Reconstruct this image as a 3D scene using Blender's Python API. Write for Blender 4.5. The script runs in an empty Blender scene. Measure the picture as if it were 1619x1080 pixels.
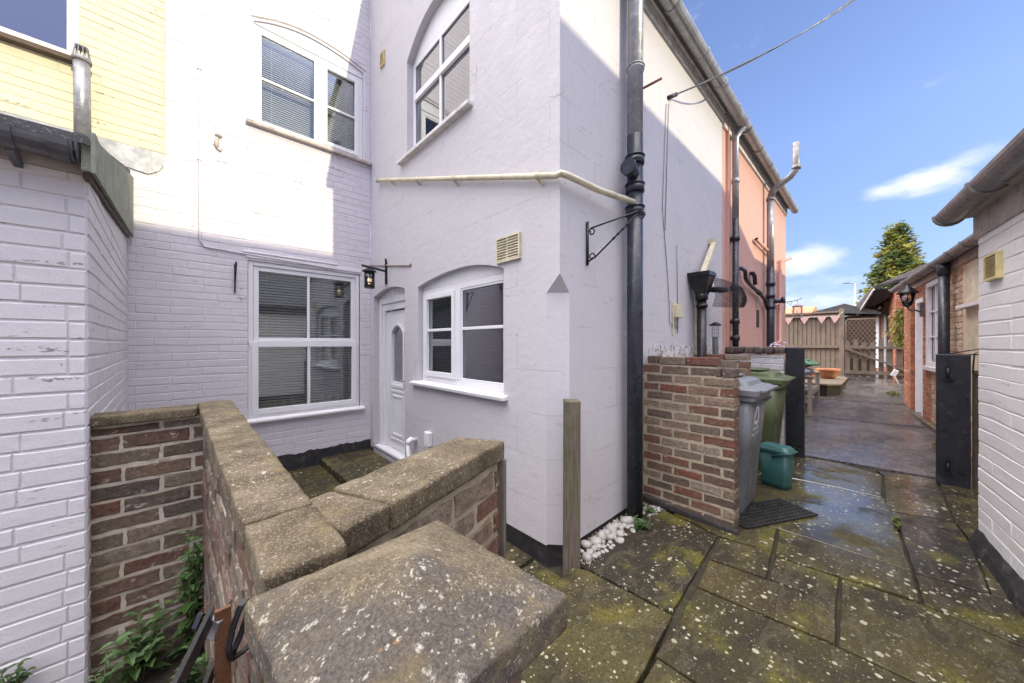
import bpy, bmesh, math, random
from mathutils import Vector, Matrix, noise
R = math.radians
sc = bpy.context.scene
# ------------------------------------------------------------------ camera, sky, sun, exposure
FPX = 540.0; YAW = R(46.8); EYE = 1.38; VH = 543.0
cam = bpy.data.cameras.new('camera'); camo = bpy.data.objects.new('camera', cam)
sc.collection.objects.link(camo); sc.camera = camo
camo.location = (0, 0, EYE); camo.rotation_euler = (R(90), 0, YAW - R(90))
cam.sensor_width = 36.0; cam.lens = FPX / 1619 * 36.0; cam.clip_start = 0.02; cam.clip_end = 500
cam.shift_y = -(540.0 - VH) / 1619.0
SUN_D = Vector((-0.145, 1.0, -0.319)).normalized()
sl = bpy.data.lights.new('sun', 'SUN'); sl.energy = 2.0; sl.angle = R(0.5); sl.color = (1.0, 0.91, 0.64)
so = bpy.data.objects.new('sun', sl); sc.collection.objects.link(so)
so.rotation_euler = SUN_D.to_track_quat('-Z', 'Y').to_euler()
so.location = (2, -12, 9)
w = bpy.data.worlds.new('World'); sc.world = w; w.use_nodes = True
nt = w.node_tree; nt.nodes.clear(); FILL_CLOUD = 14.6
def WN(t, **k):
    n = nt.nodes.new(t)
    for a, b in k.items(): setattr(n, a, b)
    return n
sky = WN('ShaderNodeTexSky', sky_type='NISHITA'); sky.sun_disc = False
sky.sun_elevation = R(17.5); sky.sun_rotation = math.atan2(0.145, -1.0)
sky.air_density = 1.0; sky.dust_density = 0.6; sky.ozone_density = 2.0
bg = WN('ShaderNodeBackground'); bg.inputs[1].default_value = 0.15
wo = WN('ShaderNodeOutputWorld')
tc = WN('ShaderNodeTexCoord')
cn = WN('ShaderNodeTexNoise'); cn.inputs['Scale'].default_value = 7.0; cn.inputs['Detail'].default_value = 9; cn.inputs['Roughness'].default_value = .62
cmap = WN('ShaderNodeMapping'); cmap.inputs['Scale'].default_value = (1, 1, 2.6)
nt.links.new(tc.outputs['Generated'], cmap.inputs[0]); nt.links.new(cmap.outputs[0], cn.inputs['Vector'])
# cloud banks: (direction, half width, half height, strength)
def ray(u, v):
    x = (u - 809.5) / FPX; z = (VH - v) / FPX
    return Vector((math.cos(YAW) + x * math.sin(YAW), math.sin(YAW) - x * math.cos(YAW), z))
acc = None
for (az, el, wa, we, st) in ((-3.6, 17.2, 3.6, 1.5, .95), (-6.6, 18.0, 3.8, 1.5, .8), (-1.0, 16.6, 2.2, 1.1, .85), (7.0, 10.3, 4.2, 1.7, .9), (3.0, 4.5, 26, 3.0, .62), (5.5, 7.0, 6, 1.3, .5), (40, 30, 14, 6, .5), (-60, 35, 20, 8, .6), (150, 30, 30, 10, .6)):
    d = Vector((math.cos(R(az)) * math.cos(R(el)), math.sin(R(az)) * math.cos(R(el)), math.sin(R(el))))
    h = Vector((-math.sin(R(az)), math.cos(R(az)), 0)); up = d.cross(h)
    outs = []
    for ax, wd in ((h, wa), (up, we)):
        dp = WN('ShaderNodeVectorMath', operation='DOT_PRODUCT'); nt.links.new(tc.outputs['Generated'], dp.inputs[0]); dp.inputs[1].default_value = ax
        m = WN('ShaderNodeMath', operation='DIVIDE'); nt.links.new(dp.outputs['Value'], m.inputs[0]); m.inputs[1].default_value = math.sin(R(min(wd, 80)))
        s = WN('ShaderNodeMath', operation='MULTIPLY'); nt.links.new(m.outputs[0], s.inputs[0]); nt.links.new(m.outputs[0], s.inputs[1]); outs.append(s)
    a = WN('ShaderNodeMath', operation='ADD'); nt.links.new(outs[0].outputs[0], a.inputs[0]); nt.links.new(outs[1].outputs[0], a.inputs[1])
    fr = WN('ShaderNodeVectorMath', operation='DOT_PRODUCT'); nt.links.new(tc.outputs['Generated'], fr.inputs[0]); fr.inputs[1].default_value = d
    f2 = WN('ShaderNodeMath', operation='GREATER_THAN'); nt.links.new(fr.outputs['Value'], f2.inputs[0]); f2.inputs[1].default_value = 0
    e = WN('ShaderNodeMath', operation='MULTIPLY'); nt.links.new(a.outputs[0], e.inputs[0]); e.inputs[1].default_value = -1.0
    e2 = WN('ShaderNodeMath', operation='EXPONENT'); nt.links.new(e.outputs[0], e2.inputs[0])
    e3 = WN('ShaderNodeMath', operation='MULTIPLY'); nt.links.new(e2.outputs[0], e3.inputs[0]); nt.links.new(f2.outputs[0], e3.inputs[1])
    e4 = WN('ShaderNodeMath', operation='MULTIPLY'); nt.links.new(e3.outputs[0], e4.inputs[0]); e4.inputs[1].default_value = st
    if acc is None: acc = e4
    else:
        m = WN('ShaderNodeMath', operation='MAXIMUM'); nt.links.new(acc.outputs[0], m.inputs[0]); nt.links.new(e4.outputs[0], m.inputs[1]); acc = m
nm = WN('ShaderNodeMapRange'); nt.links.new(cn.outputs[0], nm.inputs[0]); nm.inputs[1].default_value = .28; nm.inputs[2].default_value = .72; nm.inputs[3].default_value = -.45; nm.inputs[4].default_value = .45
ad = WN('ShaderNodeMath', operation='ADD'); nt.links.new(acc.outputs[0], ad.inputs[0]); nt.links.new(nm.outputs[0], ad.inputs[1])
cr = WN('ShaderNodeMapRange'); cr.interpolation_type = 'SMOOTHSTEP'; nt.links.new(ad.outputs[0], cr.inputs[0]); cr.inputs[1].default_value = .22; cr.inputs[2].default_value = 1.05; cr.inputs[4].default_value = .9
mx = WN('ShaderNodeMixRGB'); nt.links.new(cr.outputs[0], mx.inputs[0]); 
sz = WN('ShaderNodeSeparateXYZ'); nt.links.new(tc.outputs['Generated'], sz.inputs[0]); sr = WN('ShaderNodeMapRange'); nt.links.new(sz.outputs[2], sr.inputs[0]); sr.inputs[1].default_value = 0; sr.inputs[2].default_value = .42
st_ = WN('ShaderNodeMixRGB'); nt.links.new(sr.outputs[0], st_.inputs[0]); st_.inputs[1].default_value = (.46, .50, .66, 1); st_.inputs[2].default_value = (1.06, .97, 1.15, 1)
sm_ = WN('ShaderNodeMixRGB', blend_type='MULTIPLY'); sm_.inputs[0].default_value = 1; nt.links.new(sky.outputs[0], sm_.inputs[1]); nt.links.new(st_.outputs[0], sm_.inputs[2])
nt.links.new(sm_.outputs[0], mx.inputs[1]); mx.inputs[2].default_value = (3.6, 3.75, 4.2, 1)
# bright cloud added over the unseen sky to lift the shade: the open blue gap lies down the lane
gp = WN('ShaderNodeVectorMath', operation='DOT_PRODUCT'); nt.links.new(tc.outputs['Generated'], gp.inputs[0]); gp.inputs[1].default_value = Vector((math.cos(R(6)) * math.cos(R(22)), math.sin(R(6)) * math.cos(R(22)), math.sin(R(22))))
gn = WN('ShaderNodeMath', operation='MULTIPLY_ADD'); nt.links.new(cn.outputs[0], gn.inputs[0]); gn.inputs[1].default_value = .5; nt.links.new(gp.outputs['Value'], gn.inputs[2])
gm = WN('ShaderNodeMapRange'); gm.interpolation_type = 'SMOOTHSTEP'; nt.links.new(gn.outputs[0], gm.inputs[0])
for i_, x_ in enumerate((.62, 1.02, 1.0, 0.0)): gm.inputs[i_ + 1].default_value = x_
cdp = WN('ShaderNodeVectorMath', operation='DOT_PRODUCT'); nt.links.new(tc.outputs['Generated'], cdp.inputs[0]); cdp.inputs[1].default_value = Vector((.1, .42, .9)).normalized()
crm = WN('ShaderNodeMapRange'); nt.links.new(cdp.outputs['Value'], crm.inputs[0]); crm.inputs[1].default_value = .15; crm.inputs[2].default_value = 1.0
ccol = WN('ShaderNodeMixRGB'); nt.links.new(crm.outputs[0], ccol.inputs[0]); ccol.inputs[1].default_value = (FILL_CLOUD * .12, FILL_CLOUD * .14, FILL_CLOUD * .24, 1); ccol.inputs[2].default_value = (FILL_CLOUD * 2.3, FILL_CLOUD * 2.2, FILL_CLOUD * 2.25, 1)  # added cloud, strongest overhead, dim and bluish to the south, to shape the fill
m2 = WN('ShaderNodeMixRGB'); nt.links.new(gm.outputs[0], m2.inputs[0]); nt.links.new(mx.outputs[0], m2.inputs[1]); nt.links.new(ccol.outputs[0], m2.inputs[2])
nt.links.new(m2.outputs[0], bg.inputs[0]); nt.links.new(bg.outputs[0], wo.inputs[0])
sc.view_settings.view_transform = 'Standard'; sc.view_settings.look = 'None'; sc.view_settings.gamma = 1
sc.view_settings.exposure = 1.05
sc.cycles.max_bounces = 8; sc.cycles.transparent_max_bounces = 12

# ------------------------------------------------------------------ helpers
def onY(u, v, Y):
    d = ray(u, v); t = Y / d.y; return Vector((d.x * t, Y, EYE + d.z * t))
def onX(u, v, X):
    d = ray(u, v); t = X / d.x; return Vector((X, d.y * t, EYE + d.z * t))
def onG(u, v, z=0.0):
    d = ray(u, v); t = (z - EYE) / d.z; return Vector((d.x * t, d.y * t, z))

class NB:
    def __init__(s, name):
        s.m = bpy.data.materials.new(name); s.m.use_nodes = True; s.t = s.m.node_tree
        s.b = s.t.nodes['Principled BSDF']; s.c = s.n('ShaderNodeTexCoord').outputs['Object']
    def n(s, t, **k):
        n = s.t.nodes.new(t)
        for a, b in k.items(): setattr(n, a, b)
        return n
    def l(s, a, b): s.t.links.new(a, b)
    def noise(s, scale, detail=6, rough=.6, vec=None, stretch=None, dist=0):
        n = s.n('ShaderNodeTexNoise'); n.inputs['Scale'].default_value = scale; n.inputs['Detail'].default_value = detail
        n.inputs['Roughness'].default_value = rough; n.inputs['Distortion'].default_value = dist
        v = vec or s.c
        if stretch:
            mp = s.n('ShaderNodeMapping'); mp.inputs['Scale'].default_value = stretch; s.l(v, mp.inputs[0]); v = mp.outputs[0]
        s.l(v, n.inputs['Vector']); return n.outputs[0]
    def ramp(s, fac, stops):
        r = s.n('ShaderNodeValToRGB'); e = r.color_ramp.elements
        while len(e) < len(stops): e.new(.5)
        for i, (p, c) in enumerate(stops):
            e[i].position = p; e[i].color = (c[0], c[1], c[2], 1) if not isinstance(c, (int, float)) else (c, c, c, 1)
        s.l(fac, r.inputs[0]); return r.outputs[0]
    def rng(s, v, a, b, c=0., d=1., smooth=True):
        m = s.n('ShaderNodeMapRange'); m.interpolation_type = 'SMOOTHSTEP' if smooth else 'LINEAR'
        s.l(v, m.inputs[0])
        for i, x in enumerate((a, b, c, d)): m.inputs[i + 1].default_value = x
        return m.outputs[0]
    def math(s, op, a, b):
        m = s.n('ShaderNodeMath', operation=op)
        for i, x in enumerate((a, b)):
            if isinstance(x, (int, float)): m.inputs[i].default_value = x
            else: s.l(x, m.inputs[i])
        return m.outputs[0]
    def mix(s, f, a, b, mode='MIX'):
        m = s.n('ShaderNodeMixRGB', blend_type=mode)
        for i, x in enumerate((f, a, b)):
            if isinstance(x, (int, float)): m.inputs[i].default_value = x if i == 0 else (x, x, x, 1)
            elif isinstance(x, tuple): m.inputs[i].default_value = (*x, 1)
            else: s.l(x, m.inputs[i])
        return m.outputs[0]
    def vor(s, scale, feature='F1', vec=None, rnd=1.0):
        v = s.n('ShaderNodeTexVoronoi', feature=feature); v.inputs['Scale'].default_value = scale; v.inputs['Randomness'].default_value = rnd
        s.l(vec or s.c, v.inputs['Vector']); return v
    def warp(s, amt, scale):
        n = s.n('ShaderNodeTexNoise'); n.inputs['Scale'].default_value = scale; n.inputs['Detail'].default_value = 4; s.l(s.c, n.inputs['Vector'])
        a = s.n('ShaderNodeVectorMath', operation='MULTIPLY_ADD'); s.l(n.outputs[1], a.inputs[0]); a.inputs[1].default_value = (amt,) * 3; s.l(s.c, a.inputs[2])
        return a.outputs[0]
    def spots(s, scale, thr, soft=.04, keep=.5, warp=.02, wscale=30):
        v = s.vor(scale, vec=s.warp(warp, wscale)); sep = s.n('ShaderNodeSeparateColor'); s.l(v.outputs['Color'], sep.inputs[0])
        sz = s.math('MULTIPLY', sep.outputs[1], thr)
        d = s.math('SUBTRACT', sz, v.outputs['Distance'])
        f = s.rng(d, 0, soft); k = s.math('GREATER_THAN', sep.outputs[0], 1 - keep)
        return s.math('MULTIPLY', f, k)
    def island(s, stops):
        g = s.n('ShaderNodeNewGeometry'); return s.ramp(g.outputs['Random Per Island'], stops)
    def cracks(s, scale, w=.012, warp=.25, wscale=1.6, keep=(.5, .62)):
        v = s.vor(scale, 'DISTANCE_TO_EDGE', vec=s.warp(warp, wscale))
        f = s.rng(v.outputs['Distance'], 0, w, 1, 0)
        return s.math('MULTIPLY', f, s.rng(s.noise(1.3, 2), keep[0], keep[1]))
    def bump(s, hs, dist=.01):
        prev = None
        for h, st, ds in hs:
            b = s.n('ShaderNodeBump'); b.inputs['Strength'].default_value = st; b.inputs['Distance'].default_value = ds
            s.l(h, b.inputs['Height'])
            if prev is not None: s.l(prev, b.inputs['Normal'])
            prev = b.outputs[0]
        s.l(prev, s.b.inputs['Normal'])
    def done(s, col=None, rough=None, metal=0, spec=.5):
        if isinstance(col, tuple): s.b.inputs['Base Color'].default_value = (*col, 1)
        elif col is not None: s.l(col, s.b.inputs['Base Color'])
        if isinstance(rough, (int, float)): s.b.inputs['Roughness'].default_value = rough
        elif rough is not None: s.l(rough, s.b.inputs['Roughness'])
        s.b.inputs['Metallic'].default_value = metal; s.b.inputs['Specular IOR Level'].default_value = spec
        return s.m

def painted(name, base, dirt, dirt_amt=.5, crack=True, ashlar=False, streak=.35, fine=1.0, chips=None):
    b = NB(name)
    f = b.rng(b.noise(2.2, 8, .65), .45, .78); col = b.mix(b.math('MULTIPLY', f, dirt_amt * .5), base, dirt)
    st = b.rng(b.noise(3.0, 5, .6, stretch=(3.5, 3.5, .25)), .55, .8)
    col = b.mix(b.math('MULTIPLY', st, streak * .5), col, dirt)
    f2 = b.rng(b.noise(60, 4, .7), .62, .75); col = b.mix(b.math('MULTIPLY', f2, .25), col, dirt)
    hs = [(b.noise(130, 4, .7), .35 * fine, .004), (b.noise(14, 6, .6), .35, .012)]
    if crack:
        c = b.cracks(.55, .0022, .35, 2.2, (.53, .60)); col = b.mix(b.math('MULTIPLY', c, .5), col, (.22, .19, .19)); hs.append((c, -.4, .004))
    dash = b.math('MULTIPLY', b.rng(b.noise(4.2, 3, .5, stretch=(1, 1, 7), dist=.4), .655, .68), b.rng(b.noise(38, 4, .6, stretch=(1, 1, 2)), .50, .58))
    col = b.mix(b.math('MULTIPLY', dash, .75 if chips else .35), col, (.16, .13, .12)); hs.append((dash, -.5, .006))
    sp_ = b.spots(9, .035, .01, .5, .01, 20); col = b.mix(b.math('MULTIPLY', sp_, .8), col, (.10, .08, .07))
    if ashlar:
        sp = b.n('ShaderNodeSeparateXYZ'); b.l(b.warp(.012, 3), sp.inputs[0])
        cb = b.n('ShaderNodeCombineXYZ'); b.l(b.math('ADD', sp.outputs[0], sp.outputs[1]), cb.inputs[0]); b.l(sp.outputs[2], cb.inputs[1])
        br = b.n('ShaderNodeTexBrick'); b.l(cb.outputs[0], br.inputs['Vector']); br.inputs['Scale'].default_value = 1
        br.inputs['Brick Width'].default_value = .62; br.inputs['Row Height'].default_value = .30; br.inputs['Mortar Size'].default_value = .004
        br.inputs['Mortar Smooth'].default_value = .4
        m = b.math('MULTIPLY', br.outputs['Fac'], b.rng(b.noise(2.5, 3), .40, .6))
        hs.append((m, -.5, .004)); col = b.mix(b.math('MULTIPLY', m, .42), col, (.25, .23, .24))
    if chips:
        ch = b.rng(b.noise(26, 6, .65), chips, chips + .03); col = b.mix(ch, col, (.30, .25, .22))
    b.bump(hs); return b.done(col, b.rng(b.noise(5), .3, .7, .55, .8), spec=.35)

def brickmat(name, stops, lime=.45, moss=0.0, bump=1.0):
    b = NB(name)
    col = b.island(stops)
    col = b.mix(b.rng(b.noise(45, 8, .7), .42, .62, 0, .55), col, b.island([(p, tuple(min(1, q * 1.75 + .02) for q in c)) for p, c in stops]))
    col = b.mix(b.rng(b.noise(80, 5, .7), .56, .66, 0, .7), col, (.07, .05, .045))
    col = b.mix(b.rng(b.noise(9, 8, .7), .45, .62, 0, .5), col, (.15, .115, .075)); col = b.mix(b.rng(b.noise(16, 10, .75, stretch=(1, 1, 1.8)), 1.02 - lime, 1.05 - lime, 0, .85), col, (.46, .42, .37))
    if moss: col = b.mix(b.rng(b.noise(7, 6), 1 - moss, 1.1 - moss, 0, .8), col, (.07, .08, .03))
    b.bump([(b.noise(55, 9, .75), .9 * bump, .012), (b.noise(160, 4, .7), .5 * bump, .004)])
    return b.done(col, .88, spec=.25)

def stone(name, lo, mid, hi, spots=True, dark=True):
    b = NB(name)
    col = b.ramp(b.noise(9, 9, .7), [(.34, lo), (.5, mid), (.64, hi)])
    g = b.vor(420); sg = b.n('ShaderNodeSeparateColor'); b.l(g.outputs['Color'], sg.inputs[0]); fine = b.noise(240, 3, .8)
    col = b.mix(b.rng(sg.outputs[0], .72, 1, 0, .55), col, (.40, .33, .22)); col = b.mix(b.rng(sg.outputs[1], .66, 1, 0, .5), col, (.05, .042, .035))
    col = b.mix(b.rng(fine, .56, .70, 0, .6), col, (.06, .05, .04)); col = b.mix(b.rng(b.noise(180, 4, .8), .58, .72, 0, .6), col, (.46, .40, .29))
    if dark: col = b.mix(b.rng(b.noise(4.6, 6, .62), .46, .58, 0, .78), col, b.mix(b.rng(fine, .4, .6), (.055, .05, .047), (.13, .115, .105)))
    col = b.mix(b.rng(b.noise(6.5, 6, .6), .56, .68, 0, .5), col, (.24, .185, .075))
    if spots:
        region = b.rng(b.noise(4.5, 3), .42, .56, .12, 1)
        for sc_, th_, kp_, am_, cc_ in ((150, .55, .42, .75, (.48, .45, .36)), (80, .5, .40, .75, (.56, .53, .44)), (38, .40, .26, .75, (.60, .58, .51)), (48, .42, .10, .6, (.42, .24, .06))):
            f = b.math('MULTIPLY', b.spots(sc_, th_, .14, kp_, .022, 90), region); f = b.math('MULTIPLY', f, b.rng(b.noise(170, 3, .8), .42, .56, .1, 1)); col = b.mix(b.math('MULTIPLY', f, am_), col, cc_)
    b.bump([(b.noise(60, 9, .78), .7, .008), (fine, .5, .003), (g.outputs['Distance'], .25, .004), (b.noise(14, 5), .4, .015)])
    return b.done(col, .94, spec=.18)

def plain(name, col, rough=.5, metal=0, var=.25, bump=.15, bs=40, dirt=None, damt=.4, spec=.5, dscale=12, rv=.12):
    b = NB(name)
    dk = tuple(c * (1 - var) for c in col); hi = tuple(min(1, c * (1 + var)) for c in col)
    c = b.ramp(b.noise(8, 7, .65), [(.3, dk), (.7, hi)])
    if dirt: c = b.mix(b.rng(b.noise(dscale, 8, .7), .52, .68, 0, damt), c, dirt)
    b.bump([(b.noise(bs, 6, .65), bump, .006)])
    return b.done(c, b.rng(b.noise(10, 5), .3, .7, max(.02, rough - rv), min(1, rough + rv)), metal, spec)

def wood(name, lo, hi, axis='Z', green=0):
    b = NB(name)
    st = {'Z': (1, 1, .06), 'X': (.06, 1, 1), 'Y': (1, .06, 1)}[axis]
    g = b.noise(38, 8, .65, stretch=st, dist=.6)
    col = b.ramp(g, [(.3, lo), (.52, hi), (.72, tuple(c * .75 for c in lo))])
    col = b.mix(b.rng(b.noise(4, 4), .5, .75, 0, .45), col, tuple(c * .5 for c in lo))
    if green: col = b.mix(b.rng(b.noise(5, 6, stretch=(1, 1, .5)), .48, .66, 0, green), col, (.10, .10, .035))
    b.bump([(g, .7, .006)]); return b.done(col, .82, spec=.25)

def leafmat(name, a, c):
    b = NB(name); col = b.mix(b.rng(b.noise(1.3, 5, .65), .44, .62), a, c); col = b.mix(b.rng(b.noise(6, 3), .5, .7, 0, .5), col, tuple(q * .45 for q in a)); b.done(col, .65, spec=.3)
    tl = b.n('ShaderNodeBsdfTranslucent'); b.l(col, tl.inputs[0]); ms_ = b.n('ShaderNodeMixShader'); ms_.inputs[0].default_value = .4; b.l(b.b.outputs[0], ms_.inputs[1]); b.l(tl.outputs[0], ms_.inputs[2]); b.l(ms_.outputs[0], b.t.nodes['Material Output'].inputs[0]); return b.m
WHITE = (.76, .735, .745)
MT = {}
MT['wall'] = painted('white_render_paint', (.53, .512, .53), (.42, .38, .36), .35, True, True)
MT['wbrick'] = painted('white_brick_paint', (.63, .602, .642), (.45, .40, .38), .35, False, False, .3, 1.6, chips=.735)
MT['annex'] = painted('outhouse_brick_paint', (.66, .64, .655), (.42, .40, .36), .45, False, False, .4, 1.4, chips=.69)
MT['rwall'] = painted('lane_wall_paint', (.80, .785, .78), (.5, .47, .43), .35, False, False, .3, 1.0)
MT['yellow'] = painted('yellow_brick_paint', (.62, .585, .42), (.55, .42, .22), .45, False, False, .35, 1.5, chips=.71)
MT['pink'] = painted('pink_render_paint', (.56, .33, .265), (.42, .18, .16), .4, False, False, .6)
MT['plinth'] = plain('black_bitumen', (.028, .027, .03), .55, dirt=(.14, .13, .11), damt=.5, bump=.7, bs=25)
MT['upvc'] = plain('white_upvc', (.74, .74, .755), .38, var=.004, bump=.0, rv=.0)
MT['upvcg'] = plain('grey_upvc', (.66, .68, .72), .3, var=.03, bump=.02)
MT['reveal'] = plain('reveal_paint', (.66, .65, .68), .6, var=.06, bump=.1, dirt=(.4, .38, .36), damt=.15)
MT['gasket'] = plain('black_gasket', (.03, .03, .03), .5)
MT['blind'] = plain('blind_slat', (.82, .80, .74), .45, var=.04, bump=.02)
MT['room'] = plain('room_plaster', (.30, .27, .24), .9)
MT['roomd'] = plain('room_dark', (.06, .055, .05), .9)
MT['galv'] = plain('weathered_grey_metal', (.30, .30, .32), .38, .35, dirt=(.62, .62, .60), damt=.5, bump=.25, bs=60)
MT['gutterg'] = plain('grey_plastic_gutter', (.155, .15, .155), .34, 0, dirt=(.40, .38, .36), damt=.45, bump=.15)
MT['navy'] = plain('black_pipe_paint', (.022, .025, .036), .36, dirt=(.12, .12, .13), damt=.35, bump=.2)
MT['blackm'] = plain('black_iron', (.012, .012, .014), .35, .2, dirt=(.06, .045, .04), damt=.4)
MT['blackflake'] = plain('flaking_black_paint', (.018, .018, .022), .4, dirt=(.35, .30, .30), damt=.55, bump=.4, bs=70, dscale=45)
MT['rust'] = plain('rusty_iron', (.14, .06, .025), .8, .1, var=.5, dirt=(.06, .03, .02), damt=.7, bump=.5, bs=120)
MT['cream'] = plain('cream_plastic', (.58, .53, .38), .5, dirt=(.32, .29, .2), damt=.4)
MT['yvent'] = plain('yellowed_plastic', (.60, .50, .24), .5, dirt=(.35, .28, .14), damt=.4)
MT['lead'] = plain('lead_flashing', (.26, .27, .29), .5, .3, var=.2, dirt=(.5, .48, .42), damt=.3, bump=.3)
MT['felt'] = plain('green_roof_felt', (.30, .32, .25), .9, var=.2, dirt=(.10, .11, .08), damt=.5, bump=1.0, bs=220)
MT['feltd'] = plain('dark_roof_felt', (.09, .09, .09), .85, dirt=(.45, .45, .45), damt=.7, bump=.9, bs=160, dscale=90)
MT['stonecap'] = stone('lichen_stone', (.09, .075, .052), (.16, .13, .085), (.24, .20, .13))
MT['coping'] = stone('coping_stone', (.072, .057, .037), (.138, .110, .070), (.20, .163, .108), True, False)
MT['fascia'] = plain('dirty_fascia', (.42, .37, .33), .7, dirt=(.16, .13, .11), damt=.7, bump=.3)
MT['whitefascia'] = plain('white_fascia', (.62, .60, .58), .6, dirt=(.25, .22, .2), damt=.4)
MT['slate'] = plain('slate_roof', (.07, .07, .075), .7, dirt=(.14, .13, .08), damt=.5, bump=.6, bs=30)
MT['tile'] = plain('mossy_tile', (.10, .075, .065), .85, dirt=(.28, .24, .15), damt=.6, bump=1, bs=40, dscale=25)
MT['mortar'] = plain('lime_mortar', (.38, .325, .235), .95, dirt=(.16, .14, .09), damt=.5, bump=.8, bs=90)
MT['mortarg'] = plain('grey_mortar', (.50, .45, .365), .95, dirt=(.13, .12, .09), damt=.5, bump=.8, bs=90)
old = [(0, (.22, .075, .045)), (.1, (.13, .085, .065)), (.2, (.25, .185, .13)), (.3, (.17, .065, .045)), (.42, (.29, .225, .16)), (.52, (.095, .07, .062)), (.64, (.19, .13, .09)), (.76, (.31, .25, .19)), (.86, (.20, .08, .055)), (1, (.14, .10, .075))]
MT['brick'] = brickmat('old_brick', [(p, tuple(q * .78 for q in c)) for p, c in old], .41)
MT['brickr'] = brickmat('reclaimed_brick', [(p, (c[0] * .55 + c[1] * .2 + .01, c[1] * .72 + .012, c[2] * .72 + .01)) for p, c in old], .43)
MT['brickg'] = brickmat('orange_brick', [(0, (.42, .16, .085)), (.3, (.36, .13, .07)), (.55, (.46, .21, .12)), (.8, (.30, .12, .07)), (1, (.44, .24, .15))], .34)
MT['brickp'] = brickmat('flaked_brick', [(0, (.50, .36, .24)), (.25, (.56, .46, .34)), (.45, (.40, .22, .13)), (.65, (.58, .48, .36)), (.8, (.46, .32, .2)), (1, (.55, .42, .28))], .46)
MT['terra'] = plain('terracotta', (.36, .15, .07), .8, dirt=(.55, .36, .24), damt=.35, bump=.3)
MT['timber'] = wood('grey_timber', (.085, .072, .058), (.19, .165, .14), green=.25)
MT['post'] = wood('weathered_post', (.07, .055, .042), (.165, .14, .115), green=.5)
MT['fence'] = wood('fence_timber', (.165, .13, .10), (.28, .225, .17), green=.15)
MT['gatew'] = wood('gate_timber', (.12, .095, .08), (.21, .17, .14), green=.4)
MT['bench'] = wood('bench_timber', (.16, .14, .115), (.27, .24, .20), green=.2)
MT['deck'] = wood('deck_timber', (.11, .085, .065), (.19, .15, .115), axis='X')
MT['board'] = plain('black_gate_paint', (.016, .016, .02), .38, dirt=(.07, .07, .075), damt=.4, bump=.3)
MT['bingrey'] = plain('grey_bin_plastic', (.165, .172, .185), .45, var=.08, bump=.08, bs=120, dirt=(.18, .18, .17), damt=.25)
MT['bingreen'] = plain('green_bin_plastic', (.085, .105, .045), .45, var=.1, bump=.08, bs=120, dirt=(.12, .13, .07), damt=.35)
MT['caddy'] = plain('teal_caddy_plastic', (.035, .11, .105), .4, var=.1, bump=.05, dirt=(.08, .13, .10), damt=.3)
MT['darkgrey'] = plain('dark_grey_plastic', (.10, .10, .11), .35, dirt=(.2, .2, .2), damt=.3)
MT['darkwood'] = plain('dark_wood', (.03, .025, .02), .95, spec=.08)
MT['dtile'] = plain('dark_tile', (.045, .04, .04), .85, dirt=(.16, .13, .08), damt=.6, bump=1, bs=40, dscale=14, spec=.2)
MT['rubber'] = plain('black_rubber', (.02, .02, .02), .6)
MT['wprint'] = plain('white_print', (.72, .72, .72), .6, var=.05)
MT['matr'] = plain('rubber_mat', (.028, .026, .024), .45, dirt=(.08, .07, .05), damt=.5, bump=.5, bs=80)
MT['soil'] = plain('dark_soil', (.028, .022, .012), .95, dirt=(.05, .058, .016), damt=.8, bump=1, bs=60)
MT['leaf'] = plain('nettle_leaf', (.055, .11, .025), .6, var=.35, dirt=(.14, .19, .05), damt=.4)
MT['leafy'] = plain('yellow_climber_leaf', (.26, .27, .05), .6, var=.4)
MT['stem'] = plain('plant_stem', (.13, .14, .06), .7)
MT['bark'] = plain('bark', (.10, .07, .05), .9, bump=.8)
MT['con'] = plain('conifer_green', (.13, .19, .055), .75, var=.4, dirt=(.55, .48, .11), damt=.7, dscale=1.1)
MT['con'] = leafmat('conifer_foliage', (.095, .15, .055), (.42, .40, .10))
MT['moss'] = plain('moss_clump', (.10, .12, .03), .9, var=.4)
MT['dleaf'] = plain('dead_leaf', (.14, .075, .04), .8, var=.4)
MT['pink_flag'] = plain('pink_bunting', (.62, .42, .38), .8, var=.15)
MT['brass'] = plain('aged_brass', (.35, .22, .08), .4, .6)
MT['whitep'] = plain('white_gloss', (.74, .73, .74), .4, var=.06, dirt=(.45, .42, .40), damt=.2)
MT['tarp'] = plain('green_cloth', (.09, .20, .12), .7); MT['bag'] = plain('grey_blue_bag', (.30, .34, .42), .7)
MT['pebble'] = plain('white_pebble', (.38, .365, .33), .5, var=.15, dirt=(.33, .32, .27), damt=.35, bump=.2)
MT['orange'] = plain('orange_tile_roof', (.45, .2, .1), .8)
MT['ceram'] = plain('pale_ceramic', (.62, .62, .58), .3); MT['sponge'] = plain('yellow_sponge', (.6, .52, .12), .8); MT['pinkpl'] = plain('pink_plastic', (.5, .12, .2), .5)
MT['greenpl'] = plain('green_plastic_disc', (.16, .28, .2), .5)

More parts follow.
